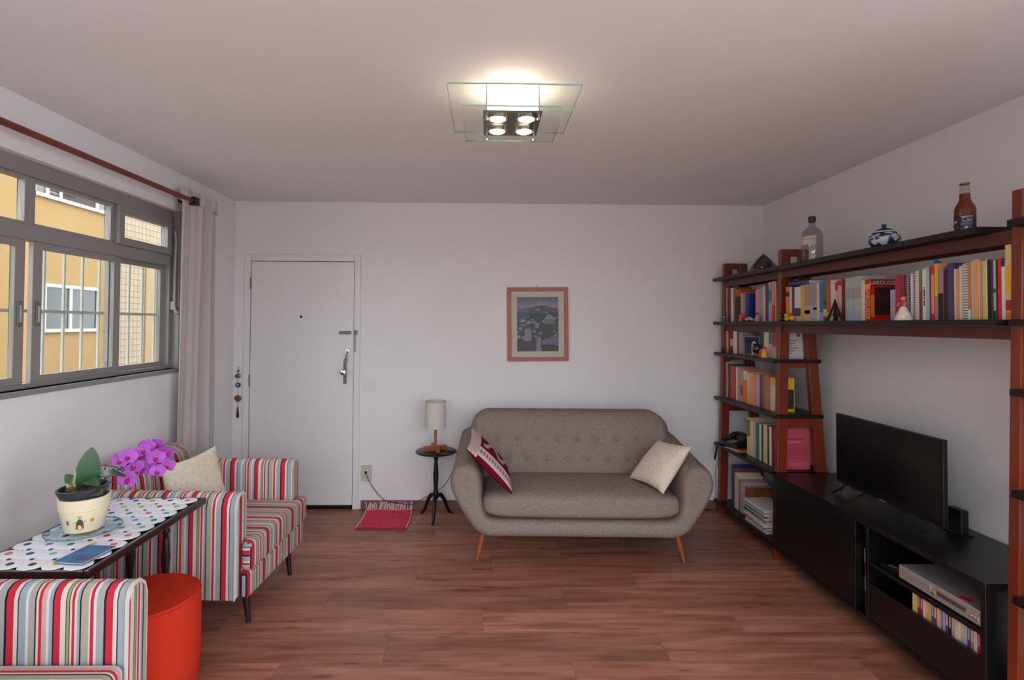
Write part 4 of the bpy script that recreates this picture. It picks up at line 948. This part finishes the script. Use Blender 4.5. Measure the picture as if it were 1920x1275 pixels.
S4_ = [(4.468, 4.486, .295, 'white'), (4.445, 4.466, .285, 'green', dict(band=[(.2, .9, 'olive')])), (4.412, 4.442, .271, 'purple'), (4.317, 4.409, .27, 'red-orange'), (4.289, 4.314, .268, 'white'), (4.242, 4.286, .265, 'grey'), (4.198, 4.239, .262, 'pink', dict(band=[(.2, .5, 'crimson')])), (4.131, 4.189, .249, 'orange', dict(band=[(.72, 1, 'white')])), (4.08, 4.128, .241, 'cream', dict(band=[(.0, .6, 'peach')])), (4.031, 4.078, .24, 'amber'), (3.989, 4.029, .232, 'pink'), (3.942, 3.987, .236, 'pinkish'), (3.902, 3.94, .24, 'purple'), (3.868, 3.9, .244, 'olive'), (3.813, 3.866, .248, 'rust'), (3.787, 3.811, .235, 'mauve'), (3.723, 3.785, .237, 'yellow', dict(band=[(.05, .75, 'cream')], extra=mag))]
row(S4_, 4, 'on the fourth shelf of the corner bay', 'books on the fourth shelf')
S5_ = [(4.083, 4.134, .285, 'gold', dict(band=[(.5, .95, 'olive')])), (4.04, 4.08, .269, 'cream'), (4.002, 4.037, .268, 'pinkish'), (3.95, 3.999, .262, 'teal'), (3.92, 3.947, .267, 'white'), (3.892, 3.918, .270, 'dark grey'), (3.835, 3.889, .275, 'cream', dict(band=[(.1, .9, 'gold')])), (3.813, 3.833, .278, 'black'), (3.778, 3.811, .275, 'white'), (3.751, 3.775, .28, 'dark red'), (3.708, 3.749, .285, 'red')]
row(S5_, 5, 'on the telephone shelf of the corner bay', 'books on the telephone shelf')
# dark blue book lying across the upright ones
o = MB().box(0, .13, -.115, .115, 0, .002).box(0, .13, -.115, .115, .022, .024).box(0, .002, -.115, .115, .002, .022).build('book', bmat('blue')); o.location = (2.03, 3.44, SHF[2]+.2365); tag(o, 'dark blue book lying flat across the upright books by the middle post', 'book', GA)
MB().box(.003, .126, -.112, .112, .0022, .0218).build('pages', paper_m, o)
# bottom shelf magazines and upright folders
zb = SHF[6]
M6 = [(4.536, 4.556, .27, 'white'), (4.355, 4.375, .335, 'blue'), (4.325, 4.353, .31, 'brown'), (4.295, 4.323, .285, 'pale'), (4.262, 4.293, .27, 'cream'), (4.225, 4.26, .25, 'mauve'), (4.19, 4.223, .235, 'light grey'), (4.155, 4.188, .228, 'pinkish'), (4.11, 4.15, .225, 'brown', dict(extra=lambda o, th, h, dep: MB().box(.012, dep-.01, -th/2-.0006, -th/2, h*.25, h*.9).build('cover_photo', mat('food_photo', (120, 72, 30), .4, nscale=16, namt=.8), o)))]
for i, it in enumerate(M6):
    k = it[4] if len(it) > 4 else {}
    book(it[0], it[1], zb, it[2], it[3], '%s magazine, %s from the left on the lowest shelf' % (it[3], ORD[i]), 'magazines on the lowest shelf', 2.02 if i else 1.97, .20, **k)
z = zb; random.seed(9); cols = ['light grey', 'pinkish', 'mauve', 'white', 'cream', 'grey', 'dark grey', 'light grey', 'navy', 'light grey', 'lavender', 'white']
for i, c in enumerate(cols):
    h = random.uniform(.010, .018); o = MB().box(0, .20, -.145, .145, 0, .0012).box(0, .20, -.145, .145, h-.0012, h).box(0, .0012, -.145, .145, .0012, h-.0012).build('magazine', bmat(c))
    o.location = (1.985+random.uniform(-.008, .008), 3.93+random.uniform(-.012, .012), z); o.rotation_euler = (0, 0, random.uniform(-.05, .05))
    tag(o, '%s magazine, %s from the bottom of the lying stack on the lowest shelf' % (c, ORD[i]), 'magazine', 'stack of lying magazines'); MB().box(.0015, .197, -.142, .142, .0013, h-.0013).build('pages', paper_m, o); z += h+.0004

# photo frames, figurines and knick-knacks between the books
t = thing('photo_frame', 'silver photo frame with dark blue picture on the short third shelf', 'photo frame', (2.06, 4.115, SHF[3]), .55)
MB().box(0, .012, -.068, .068, 0, .150).build('frame', mat('frame_silver', (150, 150, 150), .3, metal=.7), t, bevel=.003); MB().box(-.001, .0, -.058, .058, .010, .140).build('picture', mat('frame_blue', (24, 44, 92), .3, nscale=14, namt=.5), t)
t = thing('ornament', 'small white oval ring ornament on the short third shelf', 'ornament', (2.03, 4.02, SHF[3]))
b = MB(); b.tube([(0, .030*math.cos(a), .058+.050*math.sin(a)) for a in [2*PI*k/24 for k in range(25)]], .004, 8); b.build('ring', white_m, t, smooth=True); MB().box(-.012, .012, -.026, .026, 0, .010).build('foot', white_m, t, bevel=.003)
t = thing('glass_globe', 'small dark glass globe on the short third shelf', 'ornament', (2.025, 3.965, SHF[3]))
b = MB(); b.sphere((0, 0, .058), .036, 20); b.build('globe', mat('globe_dark', (60, 44, 44), .08, coat=.6), t, smooth=True); b = MB(); b.lathe([(.026, 0), (.028, .012), (.018, .026)], n=20); b.build('stand', mat('globe_base', (122, 98, 84), .5), t, smooth=True)
def figure(name, label, loc, body, head, hat, h, extra=None):
    t = thing(name, label, 'figurine', loc); r = h*.26
    b = MB(); b.lathe([(r*.95, 0), (r, h*.08), (r*.92, h*.35), (r*.55, h*.55)], n=16); b.build('body', body, t, smooth=True)
    b = MB(); b.sphere((0, 0, h*.66), h*.17, 14); hd = b.build('head', head, t, smooth=True)
    b = MB(); b.lathe([(h*.18, 0), (h*.17, h*.06), (h*.10, h*.16), (h*.01, h*.18)], (0, 0, h*.74), 14); b.build('hat', hat, hd, smooth=True)
    for s in (-1, 1):
        b = MB(); b.sphere((-.01*h, s*r*.95, h*.36), h*.09, 8, (1, .8, 1.6)); b.build('arm', body, t, smooth=True)
    return t
fred = mat('toy_red', (200, 34, 34), .4); fyel = mat('toy_yellow', (228, 176, 40), .4); fblk = mat('toy_black', (22, 20, 30), .4); fblu = mat('toy_blue', (40, 96, 160), .4); fskin = mat('toy_skin', (206, 150, 120), .5); fpink = mat('toy_pink', (196, 140, 150), .5); fbrn = mat('toy_brown', (84, 48, 36), .6); fwht = mat('toy_white', (206, 204, 204), .5)
figure('toy_figure', 'red and yellow toy figure on the short third shelf', (1.995, 3.80, SHF[3]), fyel, fskin, fred, .085)
figure('toy_figure', 'small pink and red toy figure beside the red and yellow one', (1.995, 3.855, SHF[3]), fred, fpink, fred, .058)
figure('toy_figure', 'blue toy figure at the corner end of the second shelf', (2.005, 4.47, SHF[2]), fblu, fskin, fblk, .065)
figure('toy_figure', 'orange-red toy figure before the blue book on the second shelf', (2.005, 4.17, SHF[2]), mat('toy_orange', (224, 76, 30), .4), fskin, fred, .07)
figure('toy_figure', 'dark-haired toy figure before the grey books on the second shelf', (2.0, 3.91, SHF[2]), fpink, fskin, fblk, .07)
figure('toy_figure', 'first of two black toy figures at the far end of the third shelf', (1.995, 4.47, SHF[3]), fblk, fblk, fblk, .05)
figure('toy_figure', 'second of two black toy figures at the far end of the third shelf', (1.99, 4.31, SHF[3]), fblk, fblk, fblk, .045)
t = thing('toy_car', 'small grey toy car before the blue book on the second shelf', 'toy', (2.0, 4.03, SHF[2]))
MB().box(-.016, .016, -.05, .05, .008, .022).build('body', fwht, t, bevel=.004); MB().box(-.013, .013, -.025, .02, .022, .036).build('cabin', fpink, t, bevel=.004)
for y in (-.03, .03):
    for x in (-.017, .017): b = MB(); b.cyl((x-.003, y, .009), (x+.003, y, .009), .009, n=12); b.build('wheel', fblk, t)
def duck(label, y, body, head, beak, h=.048):
    t = thing('toy_duck', label, 'toy', (2.0, y, SHF[2]))
    b = MB(); b.sphere((0, 0, h*.36), h*.38, 16, (.9, 1.15, .95)); b.build('body', body, t, smooth=True)
    b = MB(); b.sphere((-.002, h*.12, h*.80), h*.26, 14); hd = b.build('head', head, t, smooth=True)
    b = MB(); b.lathe([(h*.1, 0), (h*.09, h*.1), (h*.02, h*.16)], n=10); bk__ = b.build('beak', beak, hd, smooth=True); bk__.location = (-h*.2, h*.14, h*.76); bk__.rotation_euler = (0, -PI/2, 0)
    b = MB(); b.sphere((0, -h*.42, h*.5), h*.14, 8, (.7, 1.2, .8)); b.build('tail', body, t, smooth=True)
duck('black toy duck beside the middle post on the long shelf', 3.575, fblk, fblk, fyel)
duck('yellow toy duck, middle of three on the long shelf', 3.520, fyel, fyel, fred)
duck('red and yellow toy duck, furthest from the middle post', 3.463, fyel, fred, fyel, .052)
t = thing('ornament', 'dark pointed tower ornament before the books on the long shelf', 'ornament', (2.0, 3.03, SHF[2]))
tw = mat('dark_bronze', (36, 28, 24), .5, metal=.4)
for s in ((-1, -1), (1, -1), (1, 1), (-1, 1)):
    b = MB(); b.tube([(s[0]*.026, s[1]*.034, 0), (s[0]*.016, s[1]*.020, .035), (s[0]*.007, s[1]*.008, .08), (0, 0, .125)], [.0085, .007, .005, .002], 8); b.build('tower_leg', tw, t, smooth=True)
for z_, r_ in ((.036, .022), (.07, .013)): MB().box(-r_*.9, r_*.9, -r_, r_, z_-.004, z_+.004).build('platform', tw, t)
t = thing('figurine', 'dancer figurine with red bodice and long cream skirt on the long shelf', 'figurine', (1.990, 2.515, SHF[2]))
b = MB(); b.lathe([(.034, 0), (.036, .008), (.028, .03), (.016, .055), (.010, .066)], n=18); b.build('skirt', mat('skirt_cream', (222, 204, 186), .7, nscale=60, namt=.2), t, smooth=True)
b = MB(); b.lathe([(.010, .066), (.012, .078), (.014, .088), (.008, .094)], n=14); b.build('bodice', fred, t, smooth=True)
b = MB(); b.sphere((0, 0, .103), .010, 12); hd = b.build('head', fskin, t, smooth=True); b = MB(); b.sphere((.004, 0, .107), .0105, 12); b.build('hair', mat('hair_light_brown', (150, 100, 66), .7), hd, smooth=True)
for s in (-1, 1): b = MB(); b.tube([(0, s*.013, .088), (-.006, s*.022, .078), (-.012, s*.016, .07)], .0035, 6); b.build('arm', fskin, t, smooth=True)
t = thing('toy_figure', 'small blue toy perched on books on the long shelf', 'toy', (2.06, 2.40, SHF[2]+.2462))
b = MB(); b.sphere((0, 0, .012), .013, 12); b.build('body', fblu, t, smooth=True); b = MB(); b.sphere((-.002, .008, .027), .009, 12); b.build('head', fblu, t, smooth=True)
# white sheet with print, pink sheet
inkm = mat('ink_grey', (120, 118, 116), .8)
t = thing('printed_sheet', 'white printed card standing on the third shelf behind the middle post', 'card', (2.135, 3.683, SHF[3]))
MB().box(-.078, .072, -.002, .002, 0, .195).build('card', mat('card_white', (210, 208, 206), .7), t)
for i in range(6): MB().box(-.06, -.06+.05+.02*((i*7) % 3), -.0026, -.002, .035+.018*i, .041+.018*i).build('text_line', inkm, t)
b = MB(); b.cyl((.035, -.0026, .165), (.035, -.002, .165), .014, n=16); b.build('emblem', inkm, t)
t = thing('printed_sheet', 'pink printed sheet standing on the telephone shelf by the middle post', 'sheet', (2.17, 3.696, SHF[5]))
MB().box(-.09, .085, -.002, .002, 0, .285).build('sheet', mat('sheet_pink', (196, 78, 96), .7), t)
lp = mat('sheet_print', (216, 116, 128), .7); dp = mat('sheet_dark', (150, 50, 66), .7)
MB().box(-.075, .04, -.0026, -.002, .205, .212).build('text_line', dp, t); MB().box(-.075, .02, -.0026, -.002, .185, .192).build('text_line', lp, t)
for i in range(9): MB().box(-.075, .07, -.0026, -.002, .07+.012*i, .073+.012*i).build('text_line', dp, t)
text_part('OSPACC', 'sheet_title', lp, t, frame4((1, 0, 0), (0, 0, 1), (.0, -.003, .035)), .034)

# telephone
t = thing('papers', 'folded orange and white papers beneath the telephone', 'papers', (2.0, 4.27, SHF[5]), .1)
MB().box(-.035, .12, -.08, .10, 0, .003).build('leaflet', bmat('peach'), t); MB().box(-.02, .11, -.10, .05, .003, .0055).build('leaflet', bmat('pinkish'), t); MB().box(.0, .10, -.09, .06, .0055, .008).build('leaflet', bmat('red-orange'), t)
t = thing('telephone', 'black corded telephone at the corner end of the bookcase', 'telephone', (2.055, 4.375, SHF[5]+.0085), .25)
b = MB(); b.hexa([(-.085, -.105, 0), (.095, -.105, 0), (.095, .105, 0), (-.085, .105, 0)], [(-.075, -.095, .030), (.09, -.095, .062), (.09, .095, .062), (-.075, .095, .030)]); b.build('phone_base', blackp_m, t, bevel=.008, seg=3)
b = MB(); P_ = [(.0, -.085, .075), (.0, -.04, .092), (.0, .04, .092), (.0, .085, .075)]; b.tube(smooth_pts(P_), .016, 12); b.sphere((.0, -.085, .068), .027, 14, (1, 1, .7)); b.sphere((.0, .085, .068), .027, 14, (1, 1, .7))
hs = b.build('handset', blackp_m, t, smooth=True); hs.location = (.045, 0, 0)
km = mat('phone_key', (120, 118, 118), .5)
for i in range(4):
    for j in range(3): MB().box(-.063+.018*i-.006, -.063+.018*i+.006, -.03+.022*j-.007, -.03+.022*j+.007, .030+.0035*i, .0385+.0035*i).build('key', km, t)
b = MB(); pts = smooth_pts([(.03, .10, .06), (-.02, .135, .05), (-.06, .145, -.03), (-.085, .14, -.11), (-.105, .125, -.135), (-.115, .11, -.10), (-.10, .11, -.03), (-.085, .11, .012)], 8)
b.tube(pts, .0055, 8); b.build('coiled_cord', blackp_m, t, smooth=True)

# ornaments on top of the bookcase
Z1 = SHF[1]
t = thing('wooden_shrine', 'dark wooden pointed niche ornament on top of the bookcase', 'ornament', (2.085, 3.97, Z1), 1.0)
arc = [(-.115, 0), (-.118, .02), (-.10, .055), (-.055, .115), (0, .165), (.055, .115), (.10, .055), (.118, .02), (.115, 0)]
br = mat('dark_walnut', (74, 30, 22), .35, nscale=14, namt=.3, coat=.3); s_ = .82
arc = [(a*s_, z*s_) for a, z in arc]; inn = [(a*.74, z*.78+.020) for a, z in arc]
b = MB(); n_ = len(arc)
for k in range(n_):
    q = [arc[k], arc[(k+1) % n_], inn[(k+1) % n_], inn[k]]; b.prism(q, -.04, .04, 'x')
b.build('shell', br, t); b = MB(); b.prism(inn, .030, .038, 'x'); b.build('back_panel', mat('walnut_light', (96, 64, 44), .6, nscale=12, namt=.4), t)
b = MB(); b.sphere((-.005, .015, .034), .012, 12); b.build('silver_ball', chrome_m, t, smooth=True); b = MB(); b.lathe([(.016, 0), (.012, .03), (.006, .055)], (-.0, -.02, .02), 12); b.build('little_figure', fbrn, t, smooth=True)
def bottle(name, label, loc, prof, m):
    t = thing(name, label, 'bottle', loc); b = MB(); b.lathe(prof, n=32, caps=False); b.build('bottle_glass', m, t, smooth=True); return t
gb = glass_mat('bottle_clear', (222, 220, 222), .09)
t = bottle('glass_bottle', 'clear empty glass bottle with stopper on top of the bookcase', (2.09, 3.385, Z1), [(0, .002), (.045, .002), (.058, .008), (.060, .02), (.060, .175), (.055, .20), (.036, .222), (.021, .236), (.018, .25), (.018, .265)], gb)
b = MB(); b.lathe([(.017, .262), (.021, .266), (.023, .285), (.020, .300), (.0, .303)], n=20, caps=False); b.build('stopper', mat('stopper_dark', (56, 40, 38), .4), t, smooth=True)
def wrap_label(par, name, m, r, a0, a1, z0, z1, tilt=0):
    n = 16; vs_ = []; fs = []
    for i in range(n+1):
        a = a0+(a1-a0)*i/n; vs_ += [(r*math.cos(a), r*math.sin(a), z0+tilt*i/n), (r*math.cos(a), r*math.sin(a), z1+tilt*i/n)]
    for i in range(n): fs.append((2*i, 2*i+2, 2*i+3, 2*i+1))
    return MB().add(vs_, fs).build(name, m, par, smooth=True)
ca = PI+.85     # side of the bottle that looks into the room
lb = wrap_label(t, 'label', mat('label_cream', (196, 184, 170), .7), .0605, ca-1.35, ca+.55, .115, .170)
wrap_label(lb, 'label_line', mat('label_tan', (158, 140, 126), .7), .0608, ca-1.35, ca+.55, .146, .150)
t = thing('sugar_bowl', 'blue and white porcelain lidded bowl on top of the bookcase', 'bowl', (2.09, 2.765, Z1))
pm2 = bpy.data.materials.new('blue_white_porcelain'); pm2.use_nodes = True; N = pm2.node_tree.nodes; L = pm2.node_tree.links; tcn = N.new('ShaderNodeTexCoord'); no = N.new('ShaderNodeTexNoise'); no.inputs['Scale'].default_value = 26; no.inputs['Detail'].default_value = 3; L.new(tcn.outputs['Object'], no.inputs[0]); r_ = N.new('ShaderNodeValToRGB'); r_.color_ramp.elements[0].position = .50; r_.color_ramp.elements[0].color = lin((18, 48, 92)); r_.color_ramp.elements[1].position = .56; r_.color_ramp.elements[1].color = lin((206, 208, 214)); L.new(no.outputs[0], r_.inputs[0]); L.new(r_.outputs[0], N['Principled BSDF'].inputs['Base Color']); N['Principled BSDF'].inputs['Roughness'].default_value = .15
blu = mat('cobalt', (16, 40, 74), .15)
b = MB(); b.lathe([(0, 0), (.042, 0), (.046, .006), (.068, .032), (.074, .052), (.066, .074), (.050, .086), (.046, .088)], n=36, caps=False); b.build('bowl', pm2, t, smooth=True)
b = MB(); b.lathe([(.054, .087), (.052, .093), (.036, .106), (.018, .113), (.007, .118), (.012, .126), (.011, .134), (0, .137)], n=30, caps=False); lid = b.build('lid', blu, t, smooth=True); b = MB(); b.lathe([(.0545, .089), (.053, .094), (.050, .0955), (.05, .089)], n=30, caps=False); b.build('lid_ring', mat('porcelain_white', (206, 210, 216), .15), lid, smooth=True)
for s in (-1, 1):
    b = MB(); b.tube([(0, s*.062, .078), (0, s*.082, .074), (0, s*.088, .056), (0, s*.076, .038)], .0055, 10); b.build('handle', pm2, t, smooth=True)
t = bottle('drink_bottle', 'amber drink bottle with black label on top of the bookcase', (2.085, 2.285, Z1), [(0, .002), (.030, .002), (.037, .006), (.038, .015), (.038, .105), (.035, .122), (.026, .138), (.0205, .15), (.0195, .165), (.0165, .215), (.0165, .222)], glass_mat('bottle_amber_clear', (236, 230, 222), .035))
liq = bpy.data.materials.new('amber_liquid'); liq.use_nodes = True; N = liq.node_tree.nodes; L = liq.node_tree.links; p = N['Principled BSDF']; p.inputs['Base Color'].default_value = lin((122, 42, 4)); p.inputs['Roughness'].default_value = .12; p.inputs['Specular IOR Level'].default_value = .2
b = MB(); b.lathe([(0, .004), (.029, .004), (.036, .010), (.0368, .015), (.0368, .104), (.034, .121), (.025, .137), (.0195, .149), (.0185, .178), (0, .178)], n=32, caps=False); b.build('liquid', liq, t, smooth=True)
b = MB(); b.lathe([(.018, .219), (.0185, .224), (.015, .226), (0, .227)], n=24, caps=False); b.build('cap', mat('cap_grey', (120, 116, 112), .4, metal=.5), t, smooth=True)
ca = PI+.80; lb = wrap_label(t, 'label', mat('label_black', (34, 20, 26), .5), .0384, ca-1.5, ca+1.1, .032, .082)
wrap_label(lb, 'label_sky', mat('label_bluegrey', (70, 108, 132), .5), .0387, ca-.35, ca+.75, .037, .050); wrap_label(lb, 'label_arc', mat('label_silver', (170, 166, 168), .5), .0387, ca-.35, ca+.8, .071, .076); wrap_label(lb, 'label_side', mat('label_silver', (170, 166, 168), .5), .0387, ca-1.4, ca-.75, .044, .054, .006)
v = Vector((math.cos(ca+.2), math.sin(ca+.2), 0)); text_part('Cas', 'label_name', mat('label_pink', (214, 176, 184), .5), lb, frame4((-v.y, v.x, 0), (0, 0, 1), v*.0405+Vector((0, 0, .060))), .024)

# ------------------------------------------------------------------ television cabinet
t = thing('media_cabinet', 'low black media cabinet beneath the television', 'cabinet', (2.17, 2.83, 0))
X0, X1 = 1.942, 2.392
def cb(nm, x0, x1, y0, y1, z0, z1, m=black_m, bv=.002): return wp(t, MB().box(x0, x1, y0, y1, z0, z1), nm, m, bevel=bv)
cb('top_panel', X0, X1, 2.062, 3.600, .560, .585); cb('bottom_panel', X0, X1, 2.062, 3.600, .080, .105)
cb('end_panel', X0, X1, 2.062, 2.085, .105, .560); cb('end_panel', X0, X1, 3.577, 3.600, .105, .560)
cb('divider', X0, X1, 2.700, 2.722, .105, .560); cb('divider', X0, X1, 2.795, 2.815, .105, .560); cb('back_panel', 2.375, 2.39, 2.085, 3.577, .105, .560)
cb('door', X0+.002, X0+.020, 2.817, 3.576, .107, .558)
cb('inner_shelf', X0+.004, 2.375, 2.085, 2.700, .372, .388); cb('inner_shelf', X0+.03, 2.375, 2.085, 2.700, .232, .245); cb('drop_flap', X0+.003, X0+.020, 2.086, 2.699, .107, .284)
for y in (2.13, 3.50):
    for x in (2.08, 2.33): b = MB(); b.box(x-.03, x+.03, y-.03, y+.03, 0, .08); wp(t, b, 'foot', black_m)
# cds behind the flap
cds = ['gold', 'yellow', 'purple', 'crimson', 'white', 'amber', 'amber', 'teal', 'crimson', 'pinkish', None, 'lavender', 'slate-purple', 'dark purple', 'grey', 'cream', 'cream', 'light grey', 'light blue', 'purple', 'mauve', 'white', 'crimson', 'red']
y = 2.462; k = 0
for i, c in enumerate(cds):
    w_ = .0148
    if c:
        o = MB().box(0, .125, -w_/2+.0006, w_/2-.0006, 0, .123).build('cd_case', bmat(c)); o.location = (X0+.034, y-w_/2, .2455)
        tag(o, '%s disc case, %s from the left in the cabinet row' % (c, ORD[k]), 'disc case', 'disc cases in the media cabinet'); k += 1
        MB().box(-.0005, 0, -w_/2+.0045, w_/2-.0045, .06, .105).build('spine_label', bmat(['cream', 'gold', 'pinkish', 'light grey'][i % 4]), o)
    y -= w_
# disc boxes in the narrow slot
for i, (z0, z1, c) in enumerate(((.1055, .20, 'dark grey'), (.2005, .27, 'light grey'), (.2705, .345, 'brown'), (.3455, .42, 'light grey'))):
    o = MB().box(0, .13, -.031, .031, 0, z1-z0).build('disc_box', bmat(c)); o.location = (X0+.045, 2.7585, z0); tag(o, '%s disc box, %s from the bottom of the narrow cabinet slot' % (c, ORD[i]), 'box', 'boxes in the narrow cabinet slot')
    b = MB(); b.cyl((-.001, 0, (z1-z0)/2), (0, 0, (z1-z0)/2), .016, n=16); b.build('box_label', bmat('white'), o)
# player
t = thing('disc_player', 'silver disc player on the open cabinet shelf', 'disc player', (X0+.02, 2.31, .388))
slv = mat('player_silver', (196, 192, 188), .35, metal=.6)
MB().box(0, .24, -.215, .215, .006, .068).build('housing', slv, t, bevel=.004); MB().box(-.003, .0, -.14, .0, .030, .048).build('display', mat('display_brown', (96, 74, 68), .2), t); MB().box(-.004, 0, .03, .19, .038, .056).build('disc_tray', slv, t, bevel=.001)
for y in (-.19, -.175, -.16, .012, .022): b = MB(); b.cyl((-.004, y, .028), (0, y, .028), .005, n=12); b.build('button', chrome_m, t, smooth=True)
for x in (.02, .22):
    for y in (-.18, .18): b = MB(); b.cyl((x, y, 0), (x, y, .006), .012, n=12); b.build('foot', blackp_m, t)
t = thing('remote_control', 'black remote control on the open cabinet shelf', 'remote', (X0+.06, 2.60, .388), .2)
MB().box(-.022, .022, -.06, .06, 0, .018).build('case', blackp_m, t, bevel=.004)
for i in range(4): MB().box(-.012, .012, -.045+.02*i, -.035+.02*i, .018, .0195).build('button', km, t)
t = thing('leaflet', 'small red leaflet lying on the disc player', 'leaflet', (X0+.05, 2.20, .4562), .2)
MB().box(-.018, .012, -.022, .022, 0, .002).build('sheet', bmat('crimson'), t)

# television
t = thing('television', 'black flat-screen television standing on the media cabinet', 'television', (2.15, 2.858, .585))
MB().box(-.012, .012, -.383, .383, .052, .468).build('bezel', mat('bezel_black', (16, 15, 16), .3), t, bevel=.004)
MB().box(-.0135, -.012, -.373, .373, .066, .460).build('screen', mat('screen_black', (7, 6, 7), .22, spec=.5), t); MB().box(.012, .062, -.27, .27, .075, .33).build('rear_housing', blackp_m, t, bevel=.012)
MB().box(-.0145, -.012, -.022, .022, .0545, .0625).build('logo_bar', mat('logo_grey', (110, 108, 108), .4), t)
for s in (-1, 1):
    y = s*.315; b = MB(); b.tube([(.0, y, .06), (-.03, y-.008*s, .03), (-.085, y-.01, .006)], [.010, .008, .006], 8); b.tube([(.012, y, .06), (.05, y, .03), (.115, y, .006)], [.010, .008, .006], 8); b.build('foot', mat('tv_foot', (24, 24, 25), .25, metal=.3), t, smooth=True)
t = thing('set_top_box', 'small upright black box behind the right edge of the television', 'router', (2.285, 2.565, .585))
MB().box(-.02, .02, -.04, .04, 0, .12).build('case', blackp_m, t, bevel=.006); MB().box(-.03, .03, -.05, .05, 0, .008).build('stand', blackp_m, t)
o = MB(); o.tube(smooth_pts([(2.385, 3.52, .76), (2.37, 3.45, .71), (2.345, 3.33, .64), (2.30, 3.24, .60), (2.25, 3.18, .591)]), .0045, 8); tag(o.build('white_cable', white_m, smooth=True), 'white cable dropping behind the television from the wall', 'cable')
o = MB(); o.tube(smooth_pts([(1.835, YB-.006, .36), (1.86, YB-.006, .32), (1.868, YB-.008, .28), (1.87, YB-.016, .14), (1.84, YB-.022, .06), (1.87, YB-.03, .012), (1.93, YB-.05, .005)]), .0035, 8); tag(o.build('wall_cable', blackp_m, smooth=True), 'thin dark cable hanging down the wall right of the sofa', 'cable')
